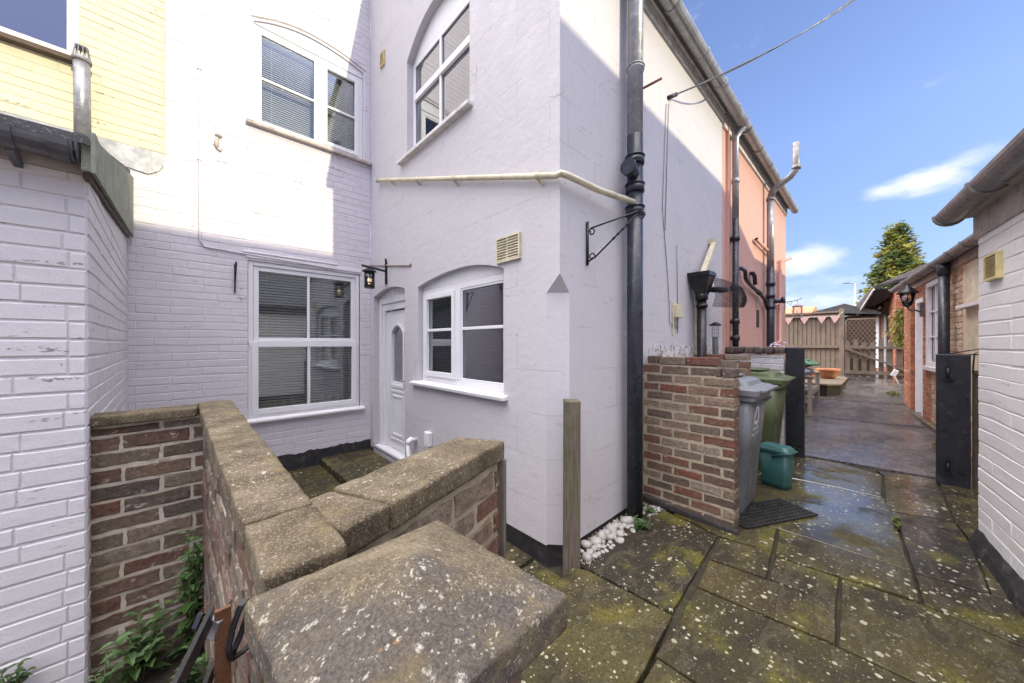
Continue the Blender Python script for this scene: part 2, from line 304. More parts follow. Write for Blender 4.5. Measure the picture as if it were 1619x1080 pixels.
def glass(name, tint=(.85, .9, .92), refl=.16, base=.06):
    m = bpy.data.materials.new(name); m.use_nodes = True; t = m.node_tree; t.nodes.clear()
    o = t.nodes.new('ShaderNodeOutputMaterial'); mixs = t.nodes.new('ShaderNodeMixShader'); g = t.nodes.new('ShaderNodeBsdfGlossy'); tr = t.nodes.new('ShaderNodeBsdfTransparent')
    g.inputs['Roughness'].default_value = .0; g.inputs['Color'].default_value = (.95, .97, 1, 1); tr.inputs[0].default_value = (*tint, 1)
    f = t.nodes.new('ShaderNodeFresnel'); f.inputs[0].default_value = 1.6
    a = t.nodes.new('ShaderNodeMath'); a.operation = 'MULTIPLY_ADD'; t.links.new(f.outputs[0], a.inputs[0]); a.inputs[1].default_value = 1.6; a.inputs[2].default_value = base; a.use_clamp = True
    nn = t.nodes.new('ShaderNodeTexNoise'); nn.inputs['Scale'].default_value = 1.8; b = t.nodes.new('ShaderNodeBump'); b.inputs['Strength'].default_value = .05; b.inputs['Distance'].default_value = .02
    tcn = t.nodes.new('ShaderNodeTexCoord'); t.links.new(tcn.outputs['Object'], nn.inputs['Vector']); t.links.new(nn.outputs[0], b.inputs['Height']); t.links.new(b.outputs[0], g.inputs['Normal'])
    t.links.new(a.outputs[0], mixs.inputs[0]); t.links.new(tr.outputs[0], mixs.inputs[1]); t.links.new(g.outputs[0], mixs.inputs[2]); t.links.new(mixs.outputs[0], o.inputs[0])
    return m
MT['glass'] = glass('window_glass', (.92, .95, .96), .1, .02)
MT['glassd'] = glass('upper_window_glass', (.8, .82, .85), .3, .20)
def lampmat(name, col, st):
    b = NB(name); b.b.inputs['Emission Color'].default_value = (*col, 1); b.b.inputs['Emission Strength'].default_value = st; return b.done(col, .4)

def flag():
    b = NB('wet_flagstone')
    col = b.island([(0, (.080, .060, .020)), (.2, (.036, .027, .013)), (.4, (.082, .068, .020)), (.6, (.022, .020, .016)), (.8, (.064, .053, .012)), (1, (.044, .034, .020))])
    big = b.noise(2.1, 7, .62); col = b.mix(b.rng(big, .44, .60, 0, .9), col, (.026, .020, .013))
    col = b.mix(b.rng(b.noise(3.0, 6, .62), .52, .66, 0, .75), col, (.135, .120, .016))
    riv = b.noise(3.5, 5, .6, stretch=(1, 2.4, 1), dist=1.6); col = b.mix(b.rng(riv, .5, .62, 0, .35), col, (.12, .10, .06))
    col = b.mix(b.rng(b.noise(70, 6, .75), .48, .62, 0, .7), col, (.018, .014, .009)); col = b.mix(b.rng(b.noise(150, 4, .75), .56, .68, 0, .6), col, (.155, .130, .050))
    reg = b.rng(b.noise(1.9, 4, .6), .40, .54, .12, 1)
    lic = None
    for sc_, th_, kp_, am_ in ((120, .50, .16, .5), (62, .46, .18, .8), (34, .46, .30, .9), (21, .38, .26, .9)):
        f = b.math('MULTIPLY', b.spots(sc_, th_, .07, kp_, .012, 70), reg if sc_ < 100 else b.rng(b.noise(1.4, 3), .40, .55, .2, 1)); f = b.math('MULTIPLY', f, b.rng(b.noise(170, 2), .35, .5, .6, 1))
        col = b.mix(b.math('MULTIPLY', f, am_), col, (.40, .39, .27)); lic = f if lic is None else b.math('MAXIMUM', lic, f)
    sx = b.n('ShaderNodeSeparateXYZ'); b.l(b.c, sx.inputs[0])
    wet = b.math('MULTIPLY', b.rng(b.noise(1.9, 6, .62), .38, .50), b.rng(sx.outputs[0], 2.8, 4.0, .02, 1)); dry = b.math('SUBTRACT', 1.0, b.math('MULTIPLY', wet, .6))
    r = b.math('ADD', b.rng(wet, 0, 1, .62, .34), b.math('MULTIPLY', lic, .3))
    b.bump([(b.math('MULTIPLY', riv, dry), .55, .025), (b.noise(11, 7, .65), .30, .014), (b.math('MULTIPLY', b.noise(75, 7, .72), dry), .4, .006)])
    b.l(b.math('MULTIPLY', wet, b.math('SUBTRACT', 1.0, lic)), b.b.inputs['Coat Weight']); b.b.inputs['Coat Roughness'].default_value = .09; b.b.inputs['Coat IOR'].default_value = 2.1
    cb = b.n('ShaderNodeBump'); cb.inputs['Strength'].default_value = .25; cb.inputs['Distance'].default_value = .009; b.l(b.noise(9, 6, .68), cb.inputs['Height']); b.l(cb.outputs[0], b.b.inputs['Coat Normal'])
    return b.done(col, r, spec=.28)
MT['flag'] = flag()
def conc():
    b = NB('wet_concrete')
    col = b.ramp(b.noise(2.4, 8, .68), [(.38, (.022, .021, .023)), (.5, (.065, .058, .056)), (.62, (.12, .105, .095))])
    g = b.vor(48); sg = b.n('ShaderNodeSeparateColor'); b.l(g.outputs['Color'], sg.inputs[0])
    col = b.mix(b.rng(sg.outputs[0], .5, 1, 0, .6), col, (.22, .18, .165)); col = b.mix(b.rng(sg.outputs[1], .55, 1, 0, .7), col, (.024, .020, .020))
    col = b.mix(b.rng(b.noise(5, 5), .56, .66, 0, .5), col, (.07, .075, .025))
    wet = b.rng(b.noise(1.5, 6, .65), .40, .54, 0, 1); b.l(wet, b.b.inputs['Coat Weight']); b.b.inputs['Coat Roughness'].default_value = .12; b.b.inputs['Coat IOR'].default_value = 2.1
    cb = b.n('ShaderNodeBump'); cb.inputs['Strength'].default_value = .4; cb.inputs['Distance'].default_value = .008; b.l(b.noise(40, 8, .75), cb.inputs['Height']); b.l(cb.outputs[0], b.b.inputs['Coat Normal'])
    b.bump([(g.outputs['Distance'], .5, .006), (b.noise(5, 6), .3, .02)]); return b.done(col, .6, spec=.5)
MT['conc'] = conc()

class MB:
    def __init__(s): s.v = []; s.f = []; s.mi = []; s.sm = []; s.k = 0; s.smooth = False
    def vert(s, p): s.v.append(tuple(p)); return len(s.v) - 1
    def face(s, idx): s.f.append(tuple(idx)); s.mi.append(s.k); s.sm.append(s.smooth)
    def hexa(s, p):   # 0-3 bottom loop, 4-7 top loop
        i = [s.vert(q) for q in p]
        for q in ((0, 3, 2, 1), (4, 5, 6, 7), (0, 1, 5, 4), (1, 2, 6, 5), (2, 3, 7, 6), (3, 0, 4, 7)): s.face([i[k] for k in q])
    def box(s, x0, x1, y0, y1, z0, z1): s.hexa([(x0, y0, z0), (x1, y0, z0), (x1, y1, z0), (x0, y1, z0), (x0, y0, z1), (x1, y0, z1), (x1, y1, z1), (x0, y1, z1)])
    def pbox(s, pl, a0, a1, z0, z1, d0, d1):
        s.hexa([pl(a0, z0, d0), pl(a1, z0, d0), pl(a1, z0, d1), pl(a0, z0, d1), pl(a0, z1, d0), pl(a1, z1, d0), pl(a1, z1, d1), pl(a0, z1, d1)])
    def bar(s, a, b, w, h=None, up=(0, 0, 1)):
        a = Vector(a); b = Vector(b); t = (b - a).normalized(); u = Vector(up)
        if abs(t.dot(u)) > .95: u = Vector((1, 0, 0))
        x = t.cross(u).normalized(); y = x.cross(t); h = h or w; x *= w / 2; y *= h / 2
        s.hexa([a - x - y, a + x - y, a + x + y, a - x + y, b - x - y, b + x - y, b + x + y, b - x + y])
    def tube(s, pts, r, n=12, cap=True, closed=False):
        pts = [Vector(p) for p in pts]; m = len(pts); rr = r if isinstance(r, (list, tuple)) else [r] * m
        rings = []; x = None
        for i, p in enumerate(pts):
            t = (pts[min(i + 1, m - 1)] - pts[max(i - 1, 0)])
            if t.length < 1e-9: t = Vector((0, 0, 1))
            t.normalize()
            if x is None:
                u = Vector((0, 0, 1)) if abs(t.z) < .9 else Vector((1, 0, 0)); x = t.cross(u).normalized()
            else: x = (x - t * x.dot(t)).normalized()
            y = t.cross(x)
            rings.append([s.vert(p + (x * math.cos(k * 2 * math.pi / n) + y * math.sin(k * 2 * math.pi / n)) * rr[i]) for k in range(n)])
        sm = s.smooth; s.smooth = True
        for a, b in zip(rings, rings[1:]):
            for k in range(n): s.face((a[k], a[(k + 1) % n], b[(k + 1) % n], b[k]))
        s.smooth = sm
        if cap: s.face(rings[0][::-1]); s.face(rings[-1])
    def lathe(s, c, prof, n=20, sx=1, sy=1):
        c = Vector(c); rings = [[s.vert(c + Vector((math.cos(k * 2 * math.pi / n) * r * sx, math.sin(k * 2 * math.pi / n) * r * sy, z))) for k in range(n)] for r, z in prof]
        sm = s.smooth; s.smooth = True
        for a, b in zip(rings, rings[1:]):
            for k in range(n): s.face((a[k], a[(k + 1) % n], b[(k + 1) % n], b[k]))
        s.smooth = sm; s.face(rings[0][::-1]); s.face(rings[-1])
    def loft(s, secs, smooth=False):
        rings = [[s.vert(p) for p in q] for q in secs]; n = len(rings[0]); sm = s.smooth; s.smooth = smooth
        for a, b in zip(rings, rings[1:]):
            for k in range(n): s.face((a[k], a[(k + 1) % n], b[(k + 1) % n], b[k]))
        s.smooth = sm; s.face(rings[0][::-1]); s.face(rings[-1])
    def prism(s, poly, off):   # poly of 3D points extruded by vector
        off = Vector(off); a = [s.vert(p) for p in poly]; b = [s.vert(Vector(p) + off) for p in poly]; n = len(a)
        s.face(a[::-1]); s.face(b)
        for k in range(n): s.face((a[k], a[(k + 1) % n], b[(k + 1) % n], b[k]))
    def rock(s, c, size, seed, amp=.18, sub=2, rot=0):
        bm = bmesh.new(); bmesh.ops.create_icosphere(bm, subdivisions=sub, radius=1); M = Matrix.Rotation(rot, 3, 'Z'); base = len(s.v)
        for v in bm.verts:
            q = v.co * (1 + amp * noise.noise(v.co * 1.3 + Vector((seed, seed * 2.1, 0)))); q = M @ Vector((q.x * size[0], q.y * size[1], q.z * size[2])); s.v.append(tuple(Vector(c) + q))
        sm = s.smooth; s.smooth = True
        for f in bm.faces: s.face([base + v.index for v in f.verts])
        s.smooth = sm; bm.free()
    def build(s, name, mats, parent=None, bevel=0, seg=2, recalc=True):
        me = bpy.data.meshes.new(name); org = Vector(parent.location) if parent is not None and parent.get('_org') else Vector((0, 0, 0))
        if parent is not None and not parent.get('_org'):
            q = parent
            while q.parent: q = q.parent
            org = Vector(q.location) if q.get('_org') else Vector((0, 0, 0))
            if parent.parent is None and parent.type == 'MESH': org = Vector(parent.location)
        me.from_pydata([tuple(Vector(v) - org) for v in s.v], [], s.f)
        for m in (mats if isinstance(mats, (list, tuple)) else [mats]): me.materials.append(MT[m] if isinstance(m, str) else m)
        me.polygons.foreach_set('material_index', s.mi); me.polygons.foreach_set('use_smooth', s.sm)
        if recalc:
            bm = bmesh.new(); bm.from_mesh(me); bmesh.ops.recalc_face_normals(bm, faces=bm.faces); bm.to_mesh(me); bm.free()
        me.update(); o = bpy.data.objects.new(name, me); sc.collection.objects.link(o)
        if parent is not None: o.parent = parent
        if bevel:
            md = o.modifiers.new('bevel', 'BEVEL'); md.width = bevel; md.segments = seg; md.limit_method = 'ANGLE'; md.angle_limit = R(40)
        return o
def tag(o, label=None, cat=None, group=None, kind=None):
    if label: o['label'] = label
    if cat: o['category'] = cat
    if group: o['group'] = group
    if kind: o['kind'] = kind
    return o
def thing(name, loc, label, cat, group=None):
    o = bpy.data.objects.new(name, None); sc.collection.objects.link(o); o.location = loc; o.empty_display_size = .1; o['_org'] = 1
    return tag(o, label, cat, group)
def dup(root, loc, rotz=0, label=None, scale=1, group=None):
    r = root.copy(); sc.collection.objects.link(r); r.location = loc; r.rotation_euler = (0, 0, rotz); r.scale = (scale,) * 3
    if label: r['label'] = label
    if group: r['group'] = group
    for ch in list(root.children):
        c = ch.copy(); sc.collection.objects.link(c); c.parent = r
        for g in ch.children:
            d = g.copy(); sc.collection.objects.link(d); d.parent = c
    return r
def structure(o, kind='structure'): o['kind'] = kind; return o

class Pl:
    def __init__(s, o, a, n): s.o = Vector((*o, 0)); s.a = Vector((*a, 0)).normalized(); s.n = Vector((*n, 0)).normalized()
    def __call__(s, a, z, d=0): return s.o + s.a * a + s.n * d + Vector((0, 0, z))
    def hit(s, u, v, d=0):    # a, z of the point of this wall plane in direction (u, v)
        r = ray(u, v); den = r.dot(s.n); t = (s.o.dot(s.n) + d) / den; p = r * t; return ((p - s.o).dot(s.a), EYE + p.z)
W1 = Pl((0, 4.6), (1, 0), (0, -1)); W2 = Pl((1.74, 0), (0, 1), (-1, 0)); W3 = Pl((0, 1.40), (1, 0), (0, -1))
AN = Pl((0, 2.34), (1, 0), (0, -1))

def wall_strips(mb, pl, a0, a1, z0, top, thick, openings, step=.08):
    """solid wall; openings = (a0, a1, zbottom, topfn or z). top may be a function of a"""
    tf = top if callable(top) else (lambda a: top)
    br = {a0, a1}
    for o in openings:
        br |= {o[0], o[1]}
        if callable(o[3]):
            n = max(2, int((o[1] - o[0]) / step)); br |= {o[0] + (o[1] - o[0]) * i / n for i in range(n + 1)}
    br = sorted(b for b in br if a0 - 1e-6 <= b <= a1 + 1e-6)
    def seg(x0, x1, zl, zh):
        mb.hexa([pl(x0, zl[0], 0), pl(x1, zl[1], 0), pl(x1, zl[1], -thick), pl(x0, zl[0], -thick), pl(x0, zh[0], 0), pl(x1, zh[1], 0), pl(x1, zh[1], -thick), pl(x0, zh[0], -thick)])
    for x0, x1 in zip(br, br[1:]):
        if x1 - x0 < 1e-5: continue
        os_ = sorted([o for o in openings if o[0] < (x0 + x1) / 2 < o[1]], key=lambda o: o[2]); lo = (z0, z0)
        for o in os_:
            seg(x0, x1, lo, (o[2], o[2])); t = o[3]
            lo = (t(x0), t(x1)) if callable(t) else (t, t)
        seg(x0, x1, lo, (tf(x0), tf(x1)))

def bricks(mb, pl, a0, a1, z0, z1, openings=(), proud=.005, back=-.02, L=.225, Hc=.075, g=.010, jit=.0015, cham=.004, seed=1, flemish=False, topfn=None, thick=None, gv=None, wob=0., merge=0., ragged=0):
    rnd = random.Random(seed); row = 0; z = z0; gv = g if gv is None else gv
    while z < z1 - .02:
        zt = min(z + Hc - g, z1)
        a = a0 - (L / 2 if row % 2 else 0) - rnd.uniform(0, .02) * (row % 2); k = 0
        wb = lambda x: wob * (noise.noise(Vector((x * 1.9, row * .22, seed))) + .5 * noise.noise(Vector((x * 6, row * .7, seed)))) if wob else 0.
        while a < a1:
            ln = (L * .5 if (flemish and k % 2) else L)
            while rnd.random() < merge: ln += L * .5
            b = a + ln - gv; k += 1
            s0, s1 = max(a, a0), min(b, a1); a += ln
            if s1 - s0 < .02: continue
            segs = [(s0, s1)]
            for o in openings:
                oz1 = o[3](max(o[0], min(o[1], (s0 + s1) / 2))) if callable(o[3]) else o[3]
                if z < oz1 and zt > o[2]:
                    ns = []
                    for p, q in segs:
                        if q <= o[0] or p >= o[1]: ns.append((p, q)); continue
                        if p < o[0]: ns.append((p, o[0]))
                        if q > o[1]: ns.append((o[1], q))
                    segs = ns
            for P_, Q_ in segs:
                if Q_ - P_ < .015: continue
                cuts = [P_]
                if wob and Q_ - P_ > .3:
                    nq = int((Q_ - P_) / .2); cuts += [P_ + (Q_ - P_) * i / nq for i in range(1, nq)]
                cuts.append(Q_)
                dz = rnd.uniform(-jit, jit); pr = proud + rnd.uniform(-1, 1) * jit * .8; bz, tz = z + dz, zt + dz; c = cham; J = lambda: rnd.uniform(-jit, jit)
                nL = max(1, int((Q_ - P_) / .035)) if ragged else max(1, len(cuts) - 1); nH = 3 if ragged else 1
                rj = ragged or 1.
                def ring(ins, d, jj):
                    pts = []; p, q, lo, hi = P_ + ins, Q_ - ins, bz + ins, tz - ins
                    for i in range(nL): x = p + (q - p) * i / nL; pts.append((x, lo + wb(x)))
                    for i in range(nH): pts.append((q, lo + (hi - lo) * i / nH + wb(q)))
                    for i in range(nL): x = q - (q - p) * i / nL; pts.append((x, hi + wb(x)))
                    for i in range(nH): pts.append((p, hi - (hi - lo) * i / nH + wb(p)))
                    return [pl(x + (J() * rj if jj else 0), y + (J() * rj if jj else 0), d + (J() * .5 if jj else 0)) for x, y in pts]
                if thick is None: mb.loft([ring(0, back, 0), ring(0, pr - c, ragged), ring(c, pr, 1)])
                else: mb.loft([ring(c, -thick - pr, 1), ring(0, -thick - pr + c, ragged), ring(0, pr - c, ragged), ring(c, pr, 1)])
        z += Hc; row += 1

def stoneblock(mb, quad, z0, z1, r=.02, amp=.006, res=.025, seed=0, topfn=None, fs=9):
    """rounded, weathered block over a plan quad"""
    q = [Vector((*p, 0)) for p in quad]; Lx = ((q[1] - q[0]).length + (q[2] - q[3]).length) / 2; Ly = ((q[3] - q[0]).length + (q[2] - q[1]).length) / 2; Lz = z1 - z0
    nx, ny, nz = max(3, int(Lx / res)), max(3, int(Ly / res)), max(2, int(Lz / (res * .6))); ids = {}
    def P(i, j, k):
        if (i, j, k) in ids: return ids[(i, j, k)]
        p = Vector((i / nx * Lx, j / ny * Ly, k / nz * Lz)); c = Vector((min(max(p.x, r), Lx - r), min(max(p.y, r), Ly - r), min(max(p.z, r * .9), Lz - r * .9))); d = p - c
        if d.length > 1e-6 and (abs(d.x) > 0) + (abs(d.y) > 0) + (abs(d.z) > 0) > 1: p = c + d.normalized() * r
        s, t = p.x / Lx, p.y / Ly; w = q[0] * (1 - s) * (1 - t) + q[1] * s * (1 - t) + q[2] * s * t + q[3] * (1 - s) * t
        w.z = z0 + p.z + (topfn(s, t) * (k / nz) if topfn else 0)
        n = Vector((s - .5, t - .5, (k / nz - .5))); n = n.normalized() if n.length else n
        w += Vector((n.x * .6, n.y * .6, n.z)) * amp * (noise.noise(w * fs + Vector((seed, 0, 0))) * 2 + noise.noise(w * fs * 4) * .9)
        ids[(i, j, k)] = mb.vert(w); return ids[(i, j, k)]
    sm = mb.smooth; mb.smooth = True
    for i in range(nx):
        for j in range(ny):
            for k in (0, nz): mb.face((P(i, j, k), P(i + 1, j, k), P(i + 1, j + 1, k), P(i, j + 1, k)))
    for k in range(nz):
        for i in range(nx):
            for j in (0, ny): mb.face((P(i, j, k), P(i + 1, j, k), P(i + 1, j, k + 1), P(i, j, k + 1)))
        for j in range(ny):
            for i in (0, nx): mb.face((P(i, j, k), P(i, j + 1, k), P(i, j + 1, k + 1), P(i, j, k + 1)))
    mb.smooth = sm

# ------------------------------------------------------------------ ground
def gz(x, y):
    if x < 5.3: return 0.0
    if x < 9: return (x - 5.3) / 3.7 * .14
    if x < 13: return .14 + (x - 9) / 4 * .36
    return .5
g = MB()
N = 60
xs = [-40, -12, -4, -.36, 0, .8, 1.72, 2.2, 2.8, 3.4, 4, 4.6, 5.3, 6.1, 7, 8, 9, 10, 11, 12, 13, 16, 22, 40, 90, 260]
ys = [-160, -40, -12, -5, -3, -1.5, -.9, -.5, 0, .5, 1.0, 1.4, 3, 5, 12, 40, 160]
ids = {}
for i, x in enumerate(xs):
    for j, y in enumerate(ys):
        z = gz(x, y) - .03
        if -4 <= x <= 1.72 and .5 <= y <= 5: z = -.14
        if x < 6 and y < 1.4 and x >= 1.72: z = gz(x, y) - .022
        ids[i, j] = g.vert((x, y, z))
for i in range(len(xs) - 1):
    for j in range(len(ys) - 1): g.face((ids[i, j], ids[i + 1, j], ids[i + 1, j + 1], ids[i, j + 1]))
structure(g.build('ground', 'soil'))
slabs = [
 [(1.775, 1.205), (1.95, 1.235), (2.05, 1.27), (2.667, 1.32), (2.86, 1.21), (2.755, .775), (1.80, .715)],
 [(1.715, 1.29), (1.765, 1.20), (1.785, .705), (1.315, .662), (.86, .64), (.86, .98), (1.22, 1.16), (1.5, 1.25)],
 [(2.735, .757), (2.80, .470), (2.47, .440), (2.424, .732)],
 [(2.86, 1.12), (3.03, 1.10), (3.10, .72), (3.186, .505), (2.81, .470), (2.768, .768)],
 [(2.411, .727), (2.458, .434), (2.493, .142), (2.158, .125), (2.095, .70)],
 [(2.765, .442), (2.792, .148), (2.503, .142), (2.47, .432)],
 [(2.085, .695), (2.148, .118), (2.142, -.50), (1.495, -.52), (1.50, .67)],
 [(2.155, .117), (2.79, .138), (2.818, -.165), (2.75, -.47), (2.15, -.50)],
 [(3.18, .492), (3.172, -.15), (2.845, -.165), (2.80, .138), (2.773, .448)],
 [(3.165, -.158), (3.20, -.425), (3.19, -.55), (2.86, -.585), (2.762, -.47), (2.828, -.173)],
 [(3.19, .50), (3.10, .74), (3.12, 1.36), (3.98, 1.36), (4.42, .95), (4.51, .22), (4.505, -.05), (3.88, -.112), (3.185, -.15)],
 [(4.52, .22), (4.44, .95), (4.5, 1.36), (5.42, 1.36), (5.425, .27), (5.30, -.05), (4.515, -.04)],
 [(3.872, -.122), (4.505, -.062), (4.35, -.26), (4.175, -.06), (4.30, -.41), (3.9, -.45), (3.21, -.43), (3.185, -.16)],
 [(4.51, -.062), (5.30, -.062), (5.43, .0), (5.50, -.42), (4.33, -.42), (4.40, -.2)],
 [(3.91, -.46), (4.31, -.42), (5.5, -.43), (5.6, -.85), (3.91, -.9)],
 [(3.205, -.435), (3.89, -.455), (3.87, -.56), (3.2, -.60)],
 [(.86, .63), (1.31, .652), (1.49, .66), (1.487, -.52), (.86, -.52)],
 [(.1, .25), (.85, .25), (.85, -.52), (.1, -.52)],
 [(2.86, -.595), (2.75, -.48), (2.15, -.51), (1.49, -.53), (1.49, -1.1), (2.86, -1.1)],
 [(.1, -.53), (1.48, -.53), (1.48, -1.1), (.1, -1.1)]]
slabs[12] = [(3.872, -.122), (4.17, -.07), (4.30, -.41), (3.9, -.45), (3.21, -.43), (3.185, -.16)]
slabs[13] = [(4.18, -.062), (5.30, -.058), (5.43, .0), (5.50, -.42), (4.32, -.415)]
fg = MB()
for i, q in enumerate(slabs):
    rnd = random.Random(i + 3); c = sum((Vector((*p, 0)) for p in q), Vector()) / len(q); t1, t2 = rnd.uniform(-.004, .004), rnd.uniform(-.004, .004); h0 = rnd.uniform(-.003, .002)
    pts = []
    for k in range(len(q)):
        a, b = Vector((*q[k], 0)), Vector((*q[(k + 1) % len(q)], 0)); n = max(1, int((b - a).length / .09))
        for m in range(n):
            p = a.lerp(b, m / n); d = (c - p); p += d.normalized() * (.002 + abs(noise.noise(p * 7 + Vector((i, 0, 0)))) * .009) if d.length > .05 else Vector(); pts.append(p)
    def ring(ins, z):
        out = []
        for p in pts:
            d = c - p; qv = p + d.normalized() * ins; out.append(Vector((qv.x, qv.y, z + h0 + (p.x - c.x) * t1 + (p.y - c.y) * t2 + (gz(p.x, p.y))))); 
        return out
    fg.loft([ring(0, -.05), ring(0, -.004), ring(.0035, 0)])
structure(fg.build('paving', 'flag', recalc=True))
cc = MB()
for x0, x1, o0, o1 in ((5.47, 7.83, 0, .0), (7.88, 9.62, 0, 0), (9.68, 16, 0, 0)):
    n = 24
    for k in range(n):
        a, b = x0 + (x1 - x0) * k / n, x0 + (x1 - x0) * (k + 1) / n; s0 = .15 if k == 0 else 0
        def sk(x, y): return x + (1.38 - y) * (.12 if x > 7 else .04)
        cc.hexa([(sk(a, 1.38), 1.38, gz(sk(a, 1.38), 0) - .06), (sk(b, 1.38), 1.38, gz(sk(b, 1.38), 0) - .06), (sk(b, -.95), -.95, gz(sk(b, -.95), 0) - .06), (sk(a, -.95), -.95, gz(sk(a, -.95), 0) - .06),
                 (sk(a, 1.38), 1.38, gz(sk(a, 1.38), 0)), (sk(b, 1.38), 1.38, gz(sk(b, 1.38), 0)), (sk(b, -.95), -.95, gz(sk(b, -.95), 0)), (sk(a, -.95), -.95, gz(sk(a, -.95), 0))])
structure(cc.build('path', 'conc'))
# courtyard floor and the raised slabs by the door
cy = MB()
cy.box(.2, .72, 2.0, 4.59, -.13, -.085); cy.box(.73, 1.20, 2.0, 4.59, -.13, -.08); cy.box(.2, 1.2, .98, 1.99, -.13, -.083); cy.box(1.21, 1.70, 1.6, 2.99, -.13, -.078)
cy.box(1.13, 1.38, 3.0, 4.57, -.13, .005); cy.box(1.39, 1.70, 3.0, 4.57, -.13, .0); cy.box(.86, 1.70, .93, 1.15, -.135, -.10); cy.box(1.21, 1.70, 1.16, 1.59, -.13, -.095)
structure(cy.build('courtyard_floor', 'flag', bevel=.006))

# ------------------------------------------------------------------ white house (rear wall W1, rendered wing W2/W3)
white = thing('white_house', (1.74, 4.6, 0), 'white painted brick house with a smooth rendered wing beside the lane', 'house')
def arch(a0, a1, zs0, zpk, zs1, pk=.5):
    def f(a):
        t = (a - a0) / (a1 - a0)
        if t < pk: k = 1 - t / pk; return zpk + (zs0 - zpk) * k * k
        k = (t - pk) / (1 - pk); return zpk + (zs1 - zpk) * k * k
    return f
ROOF = lambda y: 4.43 + (y - 1.4) * .535
up_w = (.49, 1.645, 3.76, arch(.49, 1.645, 4.87, 5.02, 4.93, .5)); lo_w = (.44, 1.60, .55, 2.275)
mb = MB(); ops = [up_w, lo_w]
wall_strips(mb, W1, -.47, 1.74, -.2, 3.13, .24, [(lo_w)]); wall_strips(mb, W1, -.18, 1.74, 3.13, 7.4, .24, [up_w])
mb.k = 1
bricks(mb, W1, -.47, 1.735, -.06, 3.12, [lo_w], .0032, jit=.0014, cham=.0038, seed=4, g=.007, gv=.003, wob=.010, merge=.35)
bricks(mb, W1, -.18, 1.735, 3.165, 7.3, [(up_w[0] - .03, up_w[1] + .02, up_w[2], lambda a: up_w[3](min(max(a, .49), 1.645)) + .03)], .0032, jit=.0014, cham=.0038, seed=5, g=.007, gv=.003, wob=.010, merge=.35)
mb.build('wall', ['wbrick', 'wbrick'], white)
dr = (3.60, 4.50, -.2, arch(3.60, 4.50, 1.99, 2.055, 1.98, .45))
kw = (1.945, 3.30, .985, arch(1.945, 3.30, 1.955, 2.055, 1.975, .42))
uw = (2.385, 3.55, 3.43, arch(2.385, 3.55, 4.60, 4.77, 4.50, .5))
mb = MB()
wall_strips(mb, W2, 1.515, 4.599, .02, lambda y: ROOF(y), .24, [dr[:2] + (.02,) + dr[3:], kw, uw])
mb.box(1.741, 1.98, 3.60 - .0, 4.5, -.1, .018)
wall_strips(mb, W3, 1.84, 5.16, .03, 4.43, .24, [])
# corner: sharp above, chamfered below with a stop
z1, z2 = 1.72, 1.835
mb.loft([[(1.74, 1.515, .03), (1.84, 1.40, .03), (1.84, 1.63, .03), (1.98, 1.64, .03), (1.98, 1.515, .03)], [(1.74, 1.515, z1), (1.84, 1.40, z1), (1.84, 1.63, z1), (1.98, 1.64, z1), (1.98, 1.515, z1)]])
for f in [[(1.74, 1.515, z1), (1.84, 1.40, z1), (1.74, 1.40, z2)], [(1.84, 1.40, z1), (1.84, 1.40, z2), (1.74, 1.40, z2)], [(1.74, 1.515, z1), (1.74, 1.40, z2), (1.74, 1.515, z2)]]:
    mb.face([mb.vert(p) for p in f])
mb.box(1.74, 1.84, 1.40, 1.515, z2, 4.43)
mb.build('rendered_wall', 'wall', white, recalc=True)
pb = MB()
wall_strips(pb, W1, .3, 1.735, -.14, lambda a: .10 + .035 * noise.noise(Vector((a * 9, 0, 0))) + (.02 if a > 1.1 else -.03), -.010, [(.3, .3001, -.1, 0)] + [])
n = 40
for k in range(n):
    a0, a1 = .25 + 1.485 * k / n, .25 + 1.485 * (k + 1) / n; h = lambda a: .11 + .03 * noise.noise(Vector((a * 12, 3, 0))) + .02 * noise.noise(Vector((a * 40, 3, 0)))
    pb.hexa([W1(a0, -.14, .011), W1(a1, -.14, .011), W1(a1, -.14, 0), W1(a0, -.14, 0), W1(a0, h(a0), .011), W1(a1, h(a1), .011), W1(a1, h(a1), 0), W1(a0, h(a0), 0)])
pb.loft([[(1.752, 3.59, -.2), (1.752, 1.52, -.2), (1.846, 1.412, -.2), (2.95, 1.412, -.2), (2.95, 1.6, -.2), (1.95, 1.6, -.2), (1.95, 3.59, -.2)], [(1.752, 3.59, .02), (1.752, 1.52, .02), (1.846, 1.412, .02), (2.95, 1.412, .02), (2.95, 1.6, .02), (1.95, 1.6, .02), (1.95, 3.59, .02)]])
pb.build('plinth', 'plinth', white)
pt = MB(); rr = random.Random(8)   # flaked band at foot of lane wall
for k in range(26):
    a = 3.0 + k * .08; pt.pbox(W3, a, a + .085, 1.05, 1.36 + rr.uniform(-.03, .02), 0, .008 + .002 * (k % 2))
MT['flakeband'] = painted('flaking_white_band', (.62, .60, .60), (.16, .14, .13), .9, False, False, .4, 2, chips=.52)
pt.build('flaking_band', 'flakeband', white)

